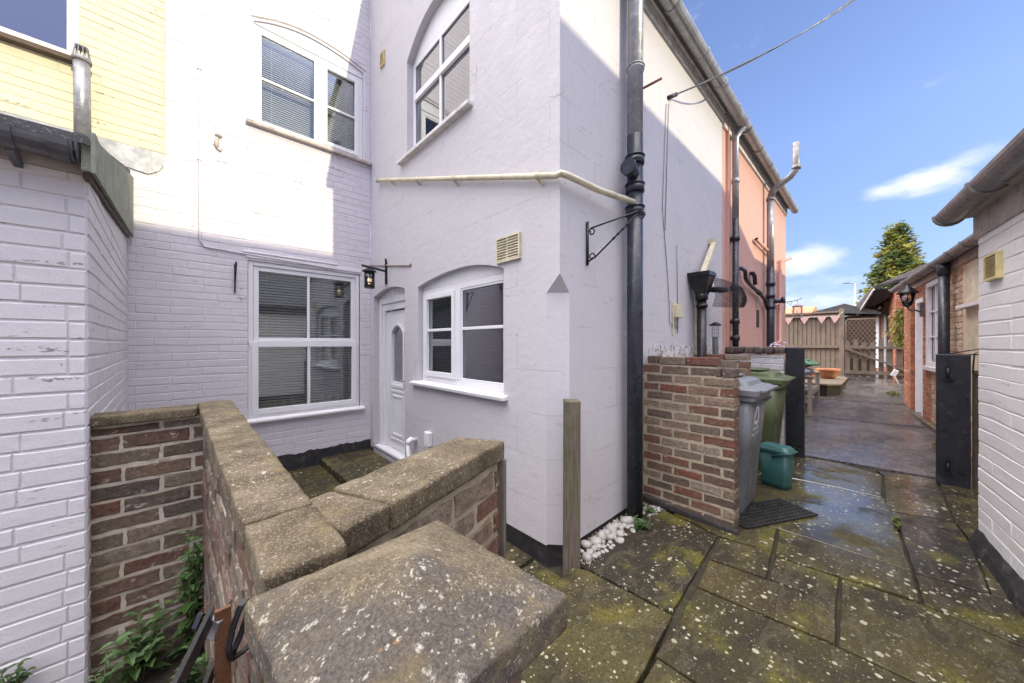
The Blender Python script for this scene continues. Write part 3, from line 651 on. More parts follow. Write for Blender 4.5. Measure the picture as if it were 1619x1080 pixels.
# rooms behind the windows
def room(name, x0, x1, y0, y1, z0, z1, parent, mat='room', opn='S'):
    m = MB(); v = [(x0, y0, z0), (x1, y0, z0), (x1, y1, z0), (x0, y1, z0), (x0, y0, z1), (x1, y0, z1), (x1, y1, z1), (x0, y1, z1)]
    i = [m.vert(p) for p in v]; fs = {'D': (0, 1, 2, 3), 'U': (4, 5, 6, 7), 'S': (0, 1, 5, 4), 'E': (1, 2, 6, 5), 'N': (2, 3, 7, 6), 'W': (3, 0, 4, 7)}
    for k, f in fs.items():
        if k != opn: m.face([i[q] for q in f])
    return m.build(name, mat, parent, recalc=False)
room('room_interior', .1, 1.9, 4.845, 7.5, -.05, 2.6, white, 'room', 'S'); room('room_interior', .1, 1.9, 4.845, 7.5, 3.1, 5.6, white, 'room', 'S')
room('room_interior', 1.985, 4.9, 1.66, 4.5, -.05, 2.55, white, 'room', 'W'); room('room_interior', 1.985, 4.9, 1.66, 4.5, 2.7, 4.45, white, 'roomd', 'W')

def beam(mb, pl, a0, z0, a1, z1, w, d0, d1):   # frame member between two points, vertical or horizontal
    if abs(a1 - a0) < 1e-6: mb.pbox(pl, a0 - w / 2, a0 + w / 2, z0, z1, d0, d1)
    else: mb.pbox(pl, a0, a1, z0 - w / 2, z0 + w / 2, d0, d1)
def frame(mb, pl, a0, a1, z0, z1, w, d0, d1):
    mb.pbox(pl, a0, a0 + w, z0, z1, d0, d1); mb.pbox(pl, a1 - w, a1, z0, z1, d0, d1); mb.pbox(pl, a0 + w, a1 - w, z0, z0 + w, d0, d1); mb.pbox(pl, a0 + w, a1 - w, z1 - w, z1, d0, d1)
def blind(pl, a0, a1, z0, z1, d, parent, pitch=.032, ang=38, name='venetian_blind'):
    m = MB(); z = z0 + .02; c, s = math.cos(R(ang)) * .014, math.sin(R(ang)) * .014
    while z < z1 - .03:
        m.hexa([pl(a0, z - s, d + c), pl(a1, z - s, d + c), pl(a1, z + s, d - c), pl(a0, z + s, d - c), pl(a0, z - s + .0012, d + c), pl(a1, z - s + .0012, d + c), pl(a1, z + s + .0012, d - c), pl(a0, z + s + .0012, d - c)]); z += pitch
    m.pbox(pl, a0, a1, z1 - .03, z1, d - .015, d + .015); m.pbox(pl, a0, a1, z0, z0 + .012, d - .012, d + .012)
    for a in (a0 + .12, a1 - .12): m.pbox(pl, a - .0015, a + .0015, z0, z1, d + .014, d + .016)
    return m.build(name, 'blind', parent)
def panes(pl, rects, d, parent, mat='glass'):
    for (a0, a1, z0, z1) in rects:
        m = MB(); m.pbox(pl, a0, a1, z0, z1, d - .003, d + .003); m.k = 1; frame(m, pl, a0 - .001, a1 + .001, z0 - .001, z1 + .001, .005, d + .002, d + .007); m.build('pane', [mat, 'gasket'], parent)

# lower sash style window on W1
a0, a1, zb, zt = .455, 1.585, .575, 2.265
m = MB(); frame(m, W1, .442, 1.598, .556, 2.272, .045, -.10, -.015); frame(m, W1, .49, 1.55, 1.395, 2.225, .05, -.075, -.03)
frame(m, W1, .475, 1.565, .60, 1.40, .06, -.07, -.002); m.pbox(W1, 1.005, 1.035, 1.446, 2.176, -.072, -.036); m.pbox(W1, 1.005, 1.035, .66, 1.345, -.066, -.008)
m.pbox(W1, .545, 1.505, 1.405, 1.412, -.03, -.018)
for a, s in ((.475, 1), (1.565, -1)): m.prism([W1(a, 1.33, -.02), W1(a, 1.40, -.02), W1(a - s * .03, 1.40, -.02), W1(a - s * .022, 1.36, -.02)], W1.n * .018)
win = m.build('window', 'upvc', white, bevel=.005)
panes(W1, [(.54, 1.005, 1.446, 2.176), (1.035, 1.50, 1.446, 2.176), (.535, 1.005, .66, 1.345), (1.035, 1.505, .66, 1.345)], -.052, win)
m = MB(); m.loft([[W1(.405, .525, 0), W1(.405, .525, .055), W1(.405, .55, .055), W1(.405, .565, 0), W1(.405, .565, -.06), W1(.405, .525, -.06)], [W1(1.65, .525, 0), W1(1.65, .525, .055), W1(1.65, .55, .055), W1(1.65, .565, 0), W1(1.65, .565, -.06), W1(1.65, .525, -.06)]])
m.build('sill', 'whitep', win, bevel=.004)
blind(W1, .50, 1.54, .60, 2.21, -.16, win)
m = MB()    # things standing on the inner sill
for a, h, r in ((.80, .09, .03), (.9, .12, .028), (1.22, .13, .035), (1.30, .1, .03), (1.40, .12, .03)):
    m = MB(); m.lathe(W1(a, .60, -.26), [(r * .8, 0), (r, .02), (r, h * .8), (r * .6, h)]); m.build('ornament', 'ceram', win)
m = MB(); m.k = 0; wall_strips(m, W1, .42, 1.62, 2.30, 2.345, -.012, []); m.pbox(W1, .40, 1.33, 2.352, 2.372, 0, .018); m.build('lintel_trim', 'whitep', white, bevel=.003)
# upper casement window on W1
m = MB()
frame(m, W1, .49, 1.645, 3.765, 4.86, .055, -.10, -.03); m.pbox(W1, 1.10, 1.175, 3.82, 4.805, -.10, -.028); frame(m, W1, 1.175, 1.59, 3.82, 4.805, .045, -.085, -.012)
frame(m, W1, .545, 1.10, 3.82, 4.805, .02, -.085, -.035)
m.pbox(W1, .565, 1.08, 4.29, 4.315, -.07, -.03); m.pbox(W1, 1.22, 1.545, 4.29, 4.315, -.07, -.02)
nn = 14
for k in range(nn):
    b0, b1 = .49 + 1.155 * k / nn, .49 + 1.155 * (k + 1) / nn; f = up_w[3]
    m.hexa([W1(b0, 4.862, -.1), W1(b1, 4.862, -.1), W1(b1, 4.862, -.02), W1(b0, 4.862, -.02), W1(b0, max(f(b0), 4.864), -.1), W1(b1, f(b1), -.1), W1(b1, f(b1), -.02), W1(b0, max(4.864, f(b0)), -.02)])
win = m.build('window', 'upvc', white, bevel=.004)
panes(W1, [(.565, 1.08, 3.84, 4.29), (.565, 1.08, 4.315, 4.785), (1.22, 1.545, 3.865, 4.29), (1.22, 1.545, 4.315, 4.76)], -.052, win)
m = MB(); m.pbox(W1, .425, 1.735, 3.725, 3.763, -.06, .06); m.build('sill', 'fascia', win, bevel=.008)
blind(W1, .55, 1.60, 3.82, 4.82, -.15, win, ang=48, pitch=.025)
m = MB(); f = up_w[3]; pts = [W1(.47 + 1.2 * k / 16, f(min(max(.47 + 1.2 * k / 16, .49), 1.645)) + .028, .002) for k in range(17)]
for p, q in zip(pts, pts[1:]): m.hexa([p, q, q + Vector((0, .02, 0)), p + Vector((0, .02, 0)), p + Vector((0, -.006, .014)), q + Vector((0, -.006, .014)), q + Vector((0, .02, .014)), p + Vector((0, .02, .014))])
m.build('arch_edge', 'fascia', white)

# door in W2
m = MB()
D = lambda: None
m.pbox(W2, 4.42, 4.497, .02, 1.96, -.14, -.07); m.pbox(W2, 3.603, 3.66, .02, 1.96, -.14, -.07); m.pbox(W2, 3.66, 4.42, 1.885, 1.96, -.14, -.07)
m.pbox(W2, 4.37, 4.42, .06, 1.885, -.15, -.09); m.pbox(W2, 3.66, 3.70, .06, 1.885, -.15, -.09); m.pbox(W2, 3.70, 4.37, 1.80, 1.885, -.15, -.09)
nn = 12; f = dr[3]
for k in range(nn):
    b0, b1 = 3.603 + .893 * k / nn, 3.603 + .893 * (k + 1) / nn
    m.hexa([W2(b0, 1.962, -.14), W2(b1, 1.962, -.14), W2(b1, 1.962, -.075), W2(b0, 1.962, -.075), W2(b0, f(b0), -.14), W2(b1, f(b1), -.14), W2(b1, f(b1), -.075), W2(b0, f(b0), -.075)])
m.pbox(W2, 3.61, 4.49, .02, .055, -.15, -.01)
door = m.build('door', 'upvc', white, bevel=.005); tag(door, 'white panelled door with arched glass light')
DP = Pl((1.74 + .12, 0), (0, 1), (-1, 0))
m = MB(); L0, L1 = 3.88, 4.20; ar = arch(L0, L1, 1.50, 1.60, 1.50)
wall_strips(m, DP, 3.70, 4.37, .062, 1.788, .045, [(L0, L1, .90, ar)], step=.03)
for z0_, z1_, ins in ((.17, .80, 0), (.23, .74, .05)):
    frame(m, DP, 3.84 + ins, 4.24 - ins, z0_, z1_, .03, -.001, .014)
nn = 10
for k in range(nn):
    b0, b1 = L0 + (L1 - L0) * k / nn, L0 + (L1 - L0) * (k + 1) / nn
    m.hexa([DP(b0, ar(b0), 0), DP(b1, ar(b1), 0), DP(b1, ar(b1), .015), DP(b0, ar(b0), .015), DP(b0, ar(b0) + .035, 0), DP(b1, ar(b1) + .035, 0), DP(b1, ar(b1) + .035, .015), DP(b0, ar(b0) + .035, .015)])
m.pbox(DP, L0 - .03, L0, .86, 1.53, 0, .015); m.pbox(DP, L1, L1 + .03, .86, 1.53, 0, .015); m.pbox(DP, L0 - .03, L1 + .03, .83, .87, 0, .016)
m.build('door_leaf', 'upvc', door, bevel=.004)
m = MB(); m.pbox(DP, L0, L1, .90, 1.60, -.03, -.025); m.build('door_glass', 'glassd', door)
m = MB(); m.pbox(DP, 3.745, 3.775, .80, 1.02, 0, .01); m.tube([DP(3.76, .94, .01), DP(3.76, .94, .055), DP(3.87, .94, .06)], .009); m.build('door_handle', 'galv', door)

# kitchen window in W2
m = MB(); ks, ke = 1.95, 3.20

K0, K1 = 1.947, 3.298
frame(m, W2, K0, K1, .99, 1.935, .055, -.12, -.055); m.pbox(W2, 2.60, 2.68, 1.045, 1.88, -.12, -.05)
frame(m, W2, 2.68, 3.243, 1.045, 1.88, .05, -.105, -.038); frame(m, W2, 2.0, 2.60, 1.045, 1.88, .018, -.105, -.06)
m.pbox(W2, 2.73, 3.193, 1.50, 1.527, -.09, -.048); m.pbox(W2, 2.018, 2.582, 1.50, 1.527, -.09, -.056)
nn = 14; f = kw[3]
for k in range(nn):
    b0, b1 = K0 + (K1 - K0) * k / nn, K0 + (K1 - K0) * (k + 1) / nn
    m.hexa([W2(b0, 1.937, -.12), W2(b1, 1.937, -.12), W2(b1, 1.937, -.060), W2(b0, 1.937, -.060), W2(b0, f(b0), -.12), W2(b1, f(b1), -.12), W2(b1, f(b1), -.060), W2(b0, f(b0), -.060)])
win = m.build('window', 'upvc', white, bevel=.004)
panes(W2, [(2.018, 2.582, 1.063, 1.50), (2.018, 2.582, 1.527, 1.862), (2.73, 3.193, 1.095, 1.50), (2.73, 3.193, 1.527, 1.83)], -.08, win, 'glassd')
m = MB(); m.loft([[W2(a, .955, -.08), W2(a, .945, .05), W2(a, .975, .055), W2(a, .988, -.02), W2(a, .99, -.08)] for a in (1.90, 3.40)]); m.build('sill', 'whitep', win, bevel=.005)
m = MB(); m.lathe(W2(2.13, 1.0, -.165), [(.045, 0), (.05, .01), (.05, .17), (.03, .22), (.022, .26), (.028, .275)]); m.build('milk_bottle', 'ceram', win)
m = MB(); m.lathe(W2(2.72, 1.0, -.17), [(.04, 0), (.045, .1), (.045, .12)]); m.tube([W2(2.75, 1.05, -.17), W2(2.93, 1.30, -.16)], .014); m.build('washing_up_pot', 'sponge', win)
m = MB(); m.rock(W2(2.68, 1.16, -.18), (.05, .06, .05), 2); m.build('scourer', 'pinkpl', win)
# upper window in W2
m = MB(); U0, U1 = 2.387, 3.548
frame(m, W2, U0, U1, 3.44, 4.49, .055, -.13, -.07); m.pbox(W2, U0 + .055, U1 - .055, 4.05, 4.12, -.12, -.055); m.pbox(W2, 2.95, 2.985, 3.495, 4.435, -.11, -.066)
nn = 12; f = uw[3]
for k in range(nn):
    b0, b1 = U0 + (U1 - U0) * k / nn, U0 + (U1 - U0) * (k + 1) / nn
    m.hexa([W2(b0, 4.492, -.13), W2(b1, 4.492, -.13), W2(b1, 4.492, -.072), W2(b0, 4.492, -.072), W2(b0, max(4.494, f(b0)), -.13), W2(b1, max(4.494, f(b1)), -.13), W2(b1, max(4.494, f(b1)), -.072), W2(b0, max(4.494, f(b0)), -.072)])
win = m.build('window', 'upvc', white, bevel=.004)
panes(W2, [(2.442, 2.95, 3.495, 4.05), (2.985, 3.493, 3.495, 4.05), (2.442, 2.95, 4.12, 4.435), (2.985, 3.493, 4.12, 4.435)], -.09, win, 'glassd')
m = MB(); m.pbox(W2, 2.34, 3.70, 3.395, 3.432, -.08, .055); m.build('sill', 'whitefascia', win, bevel=.006)
m = MB(); m.lathe(W2(2.60, 3.80, -.20), [(.001, -.001), (.02, -.005), (.02, .0)], 16)
m.v = []; m.f = []; m.mi = []; m.sm = []
m.smooth = True; m.rock(W2(2.52, 3.68, -.17), (.02, .12, .14), 5, .05); m.build('round_tray', 'greenpl', win)

# roof of the wing and of the main range
m = MB(); m.hexa([(1.69, 1.22, 4.36), (5.16, 1.22, 4.36), (5.16, 4.62, 6.18), (1.69, 4.62, 6.18), (1.69, 1.22, 4.45), (5.16, 1.22, 4.45), (5.16, 4.62, 6.27), (1.69, 4.62, 6.27)]); m.build('wing_roof', 'slate', white)
m = MB(); m.pbox(W3, 1.74, 5.16, 4.432, 4.47, .0, .05); m.pbox(W3, 1.74, 5.16, 4.33, 4.43, .001, .022); m.build('fascia', 'whitefascia', white)
def half_gutter(mb, p0, p1, r, side, n=9):
    """half round channel from p0 to p1 with thickness, side = horizontal unit vector across"""
    p0 = Vector(p0); p1 = Vector(p1); s = Vector(side)
    sec = [(math.cos(math.pi + math.pi * k / n) * r, math.sin(math.pi + math.pi * k / n) * r) for k in range(n + 1)]; inn = [(x * .88, y * .88) for x, y in sec][::-1]
    mb.loft([[p + s * x + Vector((0, 0, y)) for x, y in sec + inn] for p in (p0, p1)])
def joint(mb, p, t, r, side, w=.05):
    p = Vector(p); t = Vector(t).normalized(); half_gutter(mb, p - t * w / 2, p + t * w / 2, r * 1.14, side)
m = MB(); G0, G1 = (2.72, 1.245, 4.43), (5.55, 1.245, 4.42)
half_gutter(m, G0, G1, .068, (0, 1, 0))
for x in (3.15, 3.9, 4.5, 5.1, 5.45): joint(m, (x, 1.245, 4.43), (1, 0, 0), .068, (0, 1, 0), .035 if x not in (4.5,) else .07)
m.build('gutter', 'galv', white)

# soil pipe at lane wall
def pipe_part(name, pts, r, mat, parent, collars=(), n=16, cr=1.22, cl=.035):
    m = MB(); m.tube(pts, r, n)
    for c, t in collars:
        c = Vector(c); t = Vector(t).normalized(); m.tube([c - t * cl, c + t * cl], r * cr, n); m.tube([c + t * cl, c + t * (cl + .008)], r * (cr + .08), n)
    return m.build(name, mat, parent)
PX_, PY_ = 2.56, 1.305
pipe_part('soil_pipe', [(PX_, PY_, 3.02), (PX_ + .02, PY_, 5.6)], .060, 'galv', white, [((PX_ + .01, PY_, 3.55), (0, 0, 1))], cr=1.1, cl=.012)
pipe_part('soil_pipe', [(PX_, PY_, -.02), (PX_, PY_, 3.02)], .0605, 'navy', white, [((PX_, PY_, 2.82), (0, 0, 1)), ((PX_, PY_, 2.60), (0, 0, 1)), ((PX_, PY_, 2.42), (0, 0, 1))], cl=.03, cr=1.18)
m = MB(); m.tube([(PX_, PY_, 2.70), (PX_ - .13, PY_ - .02, 2.72)], .05); m.tube([(PX_ - .13, PY_ - .02, 2.72), (PX_ - .155, PY_ - .02, 2.72)], .062); m.build('pipe_branch', 'navy', white)
wp = [Vector((1.70, y, 3.42 + (y - 4.268) / (1.40 - 4.268) * (2.453 - 3.42))) for y in (4.27, 3.3, 2.4, 1.40)]
m = MB(); m.tube(wp + [Vector((1.695, 1.355, 2.45)), (1.76, 1.345, 2.452), (2.1, 1.335, 2.46), (2.50, 1.285, 2.475)], .0215, 12)
for y in (3.85, 3.25, 2.55, 1.55):
    z = 3.42 + (y - 4.268) / (1.40 - 4.268) * (2.453 - 3.42); m.tube([(1.70, y - .015, z + .005), (1.70, y + .015, z - .005)], .029, 10); m.bar((1.70, y, z - .03), (1.738, y, z - .045), .012)
m.tube([(1.70, 4.29, 3.425), (1.70, 4.25, 3.413)], .027)
m.build('waste_pipe', 'cream', white)
# hopper, cream overflow pipe and black downpipe
m = MB(); hx, hy = 4.03, 1.29
m.loft([[(hx - .05, hy - .05, 1.90), (hx + .05, hy - .05, 1.90), (hx + .05, hy + .05, 1.90), (hx - .05, hy + .05, 1.90)], [(hx - .11, hy - .10, 2.10), (hx + .11, hy - .10, 2.10), (hx + .11, hy + .10, 2.10), (hx - .11, hy + .10, 2.10)], [(hx - .12, hy - .11, 2.10), (hx + .12, hy - .11, 2.10), (hx + .12, hy + .105, 2.10), (hx - .12, hy + .105, 2.10)], [(hx - .12, hy - .11, 2.14), (hx + .12, hy - .11, 2.14), (hx + .12, hy + .105, 2.14), (hx - .12, hy + .105, 2.14)]])
m.tube([(hx, hy, 1.92), (hx, hy, 1.85)], .062); m.tube([(hx, hy, 1.85), (hx, hy, .0)], .047); m.tube([(hx, hy, 1.80), (hx, hy, 1.77)], .06); m.build('rainwater_hopper', 'blackm', white)
m = MB(); m.bar((4.62, 1.34, 2.59), (4.08, 1.30, 2.12), .055, .05); m.bar((4.62, 1.40, 2.62), (4.62, 1.31, 2.62), .06); m.build('overflow_pipe', 'cream', white)
m = MB(); m.bar((4.12, 1.37, 1.95), (4.14, 1.37, .1), .03, .03); m.build('conduit', 'cream', white)
m = MB(); q0 = W3.hit(1062, 483); q1 = W3.hit(1082, 500)
m.pbox(W3, q0[0] + .02, q0[0] + .17, 1.64, 1.77, 0, .05); m.pbox(W3, q0[0], q0[0] + .02, 1.46, 1.80, 0, .02); m.build('cable_box', 'cream', white, bevel=.005)
m = MB()
cabs = [[(1052, 165), (1046, 330), (1053, 420), (1057, 480), (1057, 510), (1069, 520)], [(1056, 165), (1050, 365)], [(1069, 388), (1070, 480)], [(1070, 500), (1070, 527)], [(1064, 500), (1066, 512), (1071, 518)]]
for c in cabs: m.tube([W3(*W3.hit(u, v), .008) for u, v in c], .0035, 6)
m.build('wall_cable', 'gutterg', white)
m = MB(); p = W3.hit(1016, 140); m.tube([W3(*p, 0), W3(p[0] + .02, p[1] + .01, .16)], .010, 8); m.build('wall_spike', 'rust', white)
# vents on W2
def louvre(pl, a0, a1, z0, z1, n, mat, parent, depth=.022, cols=2):
    m = MB(); frame(m, pl, a0, a1, z0, z1, .012, 0, depth); w_ = (a1 - a0 - .024)
    for c in range(1, cols): m.pbox(pl, a0 + .012 + w_ * c / cols - .004, a0 + .012 + w_ * c / cols + .004, z0 + .012, z1 - .012, 0, depth)
    for k in range(n):
        z = z0 + .014 + (z1 - z0 - .028) * k / n; m.hexa([pl(a0 + .01, z, depth - .003), pl(a1 - .01, z, depth - .003), pl(a1 - .01, z + .014, .004), pl(a0 + .01, z + .014, .004), pl(a0 + .01, z + .006, depth - .001), pl(a1 - .01, z + .006, depth - .001), pl(a1 - .01, z + .02, .006), pl(a0 + .01, z + .02, .006)])
    m.pbox(pl, a0 + .01, a1 - .01, z0 + .01, z1 - .01, .0005, .002)
    return m.build('air_vent', mat, parent)
louvre(W2, 1.755, 2.015, 1.995, 2.185, 8, 'cream', white); louvre(W2, 4.13, 4.25, 4.82, 4.99, 7, 'yvent', white, cols=1)
m = MB(); m.pbox(W2, 3.0, 3.09, .36, .50, 0, .05); m.tube([W2(3.04, .36, .03), W2(3.02, .30, .03)], .012); m.build('outdoor_socket', 'upvc', white, bevel=.008)
m = MB(); m.tube([W2(3.34, .36, 0), W2(3.34, .36, .07), W2(3.335, .33, .095), W2(3.25, .0, .10), W2(3.24, -.08, .10)], .024, 14); m.tube([W2(3.34, .375, .045), W2(3.34, .36, .08), W2(3.335, .325, .098)], .03, 14); m.build('waste_outlet', 'upvc', white)
# thin conduits on W1
m = MB(); m.tube([W1(.06, 6.2, .012), W1(.06, 2.40, .012), W1(.10, 2.345, .012), W1(1.30, 2.30, .012)], .0075, 8)
for z in (5, 4.1, 3.2): m.pbox(W1, .045, .075, z, z + .01, 0, .022)
m.build('wall_conduit', 'wbrick', white)
m = MB(); m.tube([W2(4.59, 2.415, .012), W2(3.45, 2.225, .012), W2(3.44, 2.25, .012)], .009, 8); m.build('wall_conduit', 'fascia', white)
m = MB()
for a, z, sx, sz, sd in ((.19, 3.42, .02, .06, 1), (.205, 3.50, .03, .02, 2), (.21, 3.36, .02, .02, 3)): m.rock(W1(a, z, .008), (sx, .018, sz), sd, .5)
m.build('old_fixing', 'fascia', white)
# ------------------------------------------------------------------ pink house
pink = thing('pink_house', (5.16, 1.4, 0), 'pink rendered house joined to the far end of the white wing', 'house')
m = MB(); m.box(5.162, 9.83, 1.398, 4.6, 0, 4.43); m.box(5.30, 5.33, 1.36, 1.398, 0, 4.43)
m.prism([(9.828, 1.4, 4.43), (9.828, 4.6, 4.43), (9.828, 4.6, 6.15)], (-.2, 0, 0)); m.build('wall', 'pink', pink)
m = MB(); m.hexa([(5.162, 1.22, 4.36), (9.88, 1.22, 4.36), (9.88, 4.62, 6.18), (5.162, 4.62, 6.18), (5.162, 1.22, 4.45), (9.88, 1.22, 4.45), (9.88, 4.62, 6.27), (5.162, 4.62, 6.27)]); m.build('roof', 'slate', pink)
m = MB(); m.pbox(W3, 5.162, 9.85, 4.26, 4.42, .004, .03); m.build('fascia', 'whitefascia', pink)
m = MB(); half_gutter(m, (5.56, 1.245, 4.42), (9.95, 1.245, 4.38), .068, (0, 1, 0))
for x in (5.7, 6.4, 7.1, 7.9, 8.7, 9.9): joint(m, (x, 1.245, 4.41), (1, 0, 0), .068, (0, 1, 0), .035)
m.build('gutter', 'galv', pink)
def w3(u, v, Y): return onY(u, v, Y)
m = MB(); m.tube([(5.56, 1.25, 4.38), (5.50, 1.33, 4.22), (5.50, 1.33, 3.1)], .04, 12)
for z in (3.6,): m.tube([(5.50, 1.33, z), (5.50, 1.33, z + .06)], .05, 12)
m.build('downpipe', 'galv', pink)
m = MB(); m.tube([(5.50, 1.33, 3.1), (5.50, 1.33, .9)], .04, 12)
for z in (2.8, 2.12, 1.65, 1.42): m.tube([(5.50, 1.33, z), (5.50, 1.33, z + .07)], .052, 12); m.bar((5.42, 1.38, z + .03), (5.58, 1.38, z + .03), .02, .03)
m.build('downpipe', 'blackflake', pink)
sx = 7.62
m = MB(); m.tube([(sx, 1.3, 2.75), (sx, 1.3, 4.02)], .055, 14); m.build('soil_pipe', 'galv', pink); m = MB(); m.tube([(sx, 1.3, 4.0), (sx + .01, 1.27, 4.12), (sx + .02, 1.18, 4.20), (sx + .03, 1.03, 4.30), (sx + .03, .96, 4.38), (sx + .03, .945, 4.5), (sx + .03, .945, 4.86)], .055, 14); m.tube([(sx + .03, .945, 4.40), (sx + .03, .945, 4.46)], .066, 14)
for z in (3.95,): m.tube([(sx, 1.3, z), (sx, 1.3, z + .05)], .065, 14)
m.build('vent_pipe', 'gutterg', pink)
m = MB(); m.tube([(sx, 1.3, .3), (sx, 1.3, 2.75)], .06, 14)
for z in (2.42, 2.2, 2.0): m.tube([(sx, 1.3, z), (sx, 1.3, z + .07)], .072, 14)
m.tube([(sx, 1.3, 2.13), (sx + .05, 1.12, 2.15)], .045, 12); m.tube([(sx + .05, 1.14, 2.15), (sx + .055, 1.10, 2.155)], .06, 12)
m.build('soil_pipe', 'navy', pink)
m = MB(); P = lambda u, v, o=.06: tuple(W3(*W3.hit(u, v, o), o))
m.tube([P(1170, 424, 0), P(1172, 424), P(1178, 428), P(1179, 440), P(1184, 448), P(1200, 463), P(1208, 472), P(1214, 490)], .028, 12)
m.tube([P(1187, 432, 0), P(1190, 432), P(1193, 436), P(1194, 450)], .03, 12); m.tube([P(1198, 461), P(1202, 465)], .036, 12); m.build('waste_pipe', 'blackflake', pink)
m = MB(); m.tube([P(1196, 377, 0), P(1196, 378), P(1210, 393), P(1222, 405)], .028, 12); m.build('waste_pipe', 'pink', pink)
m = MB(); m.tube([P(1224, 545, .05), P(1233, 540, .05), P(1233, 420, .05), P(1236, 413, .08), P(1242, 411, .10), P(1250, 408, .13)], .032, 12); m.tube([P(1225, 483, .05), P(1233, 478, .06)], .034, 12); m.build('flue_pipe', 'pink', pink)
pa, pz = W3.hit(1198, 488)
m = MB(); m.pbox(W3, 7.05, 7.22, 1.66, 1.96, 0, .01); m.build('air_vent', 'blackm', pink)
m = MB(); m.pbox(W3, 7.0, 7.15, 2.02, 2.19, 0, .015); m.build('air_vent', 'fascia', pink)
# ------------------------------------------------------------------ yellow house (upper left)
yel = thing('yellow_house', (-.18, 4.6, 0), 'pale yellow painted brick house above the white outhouse', 'house')
yw = (-1.75, -.69, 3.76, 5.6)
m = MB(); wall_strips(m, W1, -6, -.182, 3.13, 7.4, .24, [yw]); bricks(m, W1, -2.6, -.185, 3.165, 7.3, [yw], .0045, jit=.0018, cham=.005, seed=9, g=.007, gv=.003, wob=.010, merge=.35); m.build('wall', 'yellow', yel)
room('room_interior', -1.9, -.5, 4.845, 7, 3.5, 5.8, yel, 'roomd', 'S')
m = MB(); frame(m, W1, -1.75, -.69, 3.765, 5.6, .07, -.10, -.03); m.pbox(W1, -1.27, -1.23, 3.83, 5.5, -.09, -.04); win = m.build('window', 'whitefascia', yel, bevel=.004)
panes(W1, [(-1.68, -1.27, 3.835, 5.53), (-1.23, -.76, 3.835, 5.53)], -.06, win, 'glassd')
m = MB(); m.hexa([W1(-1.8, 3.70, 0), W1(-.66, 3.71, 0), W1(-.66, 3.71, .07), W1(-1.8, 3.70, .06), W1(-1.8, 3.76, 0), W1(-.66, 3.765, 0), W1(-.66, 3.75, .07), W1(-1.8, 3.735, .06)]); m.build('sill', 'bark', win, bevel=.004)
m = MB(); m.tube([(-.655, 4.49, 3.10), (-.66, 4.49, 3.74)], .047, 16); m.build('vent_pipe', 'galv', yel)
m = MB(); m.tube([(-.66, 4.49, 3.70), (-.66, 4.49, 3.73)], .056, 16)
for k in range(10):
    a = k * math.tau / 10; m.bar((-.66 + .05 * math.cos(a), 4.49 + .05 * math.sin(a), 3.73), (-.66 + .035 * math.cos(a), 4.49 + .035 * math.sin(a), 3.82), .006)
m.tube([(-.66, 4.49, 3.81), (-.66, 4.49, 3.83)], .038, 16); m.build('vent_cage', 'gutterg', yel)
# ------------------------------------------------------------------ white outhouse on the left
out = thing('outhouse', (-.33, 2.34, 0), 'white painted brick outhouse with black gutter at the left edge', 'outhouse')
SD = Pl((-.33, 2.34), (-.09, 2.26), (1, .04))
m = MB(); m.loft([[(-3, 2.34, -.3), (-.33, 2.34, -.3), (-.42, 4.59, -.3), (-3, 4.59, -.3)], [(-3, 2.34, 2.13), (-.33, 2.34, 2.13), (-.42, 4.59, 2.13), (-3, 4.59, 2.13)]])
m.prism([(-.335, 2.36, 2.13), (-.42, 4.59, 2.13), (-.42, 4.59, 2.80), (-.335, 2.36, 2.18)], (-.1, 0, 0))
m.k = 1
bricks(m, AN, -1.2, -.332, -.25, 2.12, (), .006, jit=.0014, cham=.004, seed=21, g=.009, gv=.003, L=.235, wob=.003, merge=.3)
bricks(m, SD, 0.006, 2.25, -.25, 2.12, (), .004, jit=.0014, cham=.005, seed=22, g=.007, gv=.003, wob=.006, merge=.2)
m.build('wall', ['annex', 'annex'], out)
m = MB(); m.hexa([(-3, 2.20, 2.19), (-.30, 2.20, 2.19), (-.40, 4.59, 2.90), (-3, 4.59, 2.90), (-3, 2.20, 2.225), (-.31, 2.20, 2.225), (-.40, 4.59, 2.94), (-3, 4.59, 2.94)]); m.build('roof', 'feltd', out)
m = MB()
m.hexa([(-.328, 2.22, 2.09), (-.412, 4.59, 2.35), (-.38, 4.59, 2.35), (-.298, 2.22, 2.09), (-.328, 2.22, 2.235), (-.412, 4.59, 2.88), (-.38, 4.59, 2.88), (-.298, 2.22, 2.235)])
m.hexa([(-.30, 2.2, 2.08), (-.382, 4.3, 2.32), (-.372, 4.3, 2.32), (-.288, 2.2, 2.08), (-.30, 2.2, 2.245), (-.382, 4.3, 2.48), (-.372, 4.3, 2.48), (-.288, 2.2, 2.245)])
m.build('felt_verge', 'felt', out)
m = MB(); m.bar((-.32, 2.26, 2.085), (-.405, 4.5, 2.325), .02, .03); m.build('verge_edge', 'tile', out)
m = MB(); m.prism([W1(-3, 3.16, .012), W1(-.19, 3.16, .012), W1(-.19, 3.05, .012), W1(-.22, 2.99, .012), W1(-.29, 2.94, .012), W1(-.36, 2.95, .012), W1(-.42, 2.96, .012), W1(-3, 2.93, .012)], (0, -.006, 0)); m.build('lead_flashing', 'lead', out)
m = MB(); half_gutter(m, (-3, 2.235, 2.18), (-.345, 2.235, 2.18), .058, (0, 1, 0), 12); joint(m, (-.38, 2.235, 2.18), (1, 0, 0), .058, (0, 1, 0), .05); joint(m, (-.50, 2.235, 2.18), (1, 0, 0), .058, (0, 1, 0), .03)
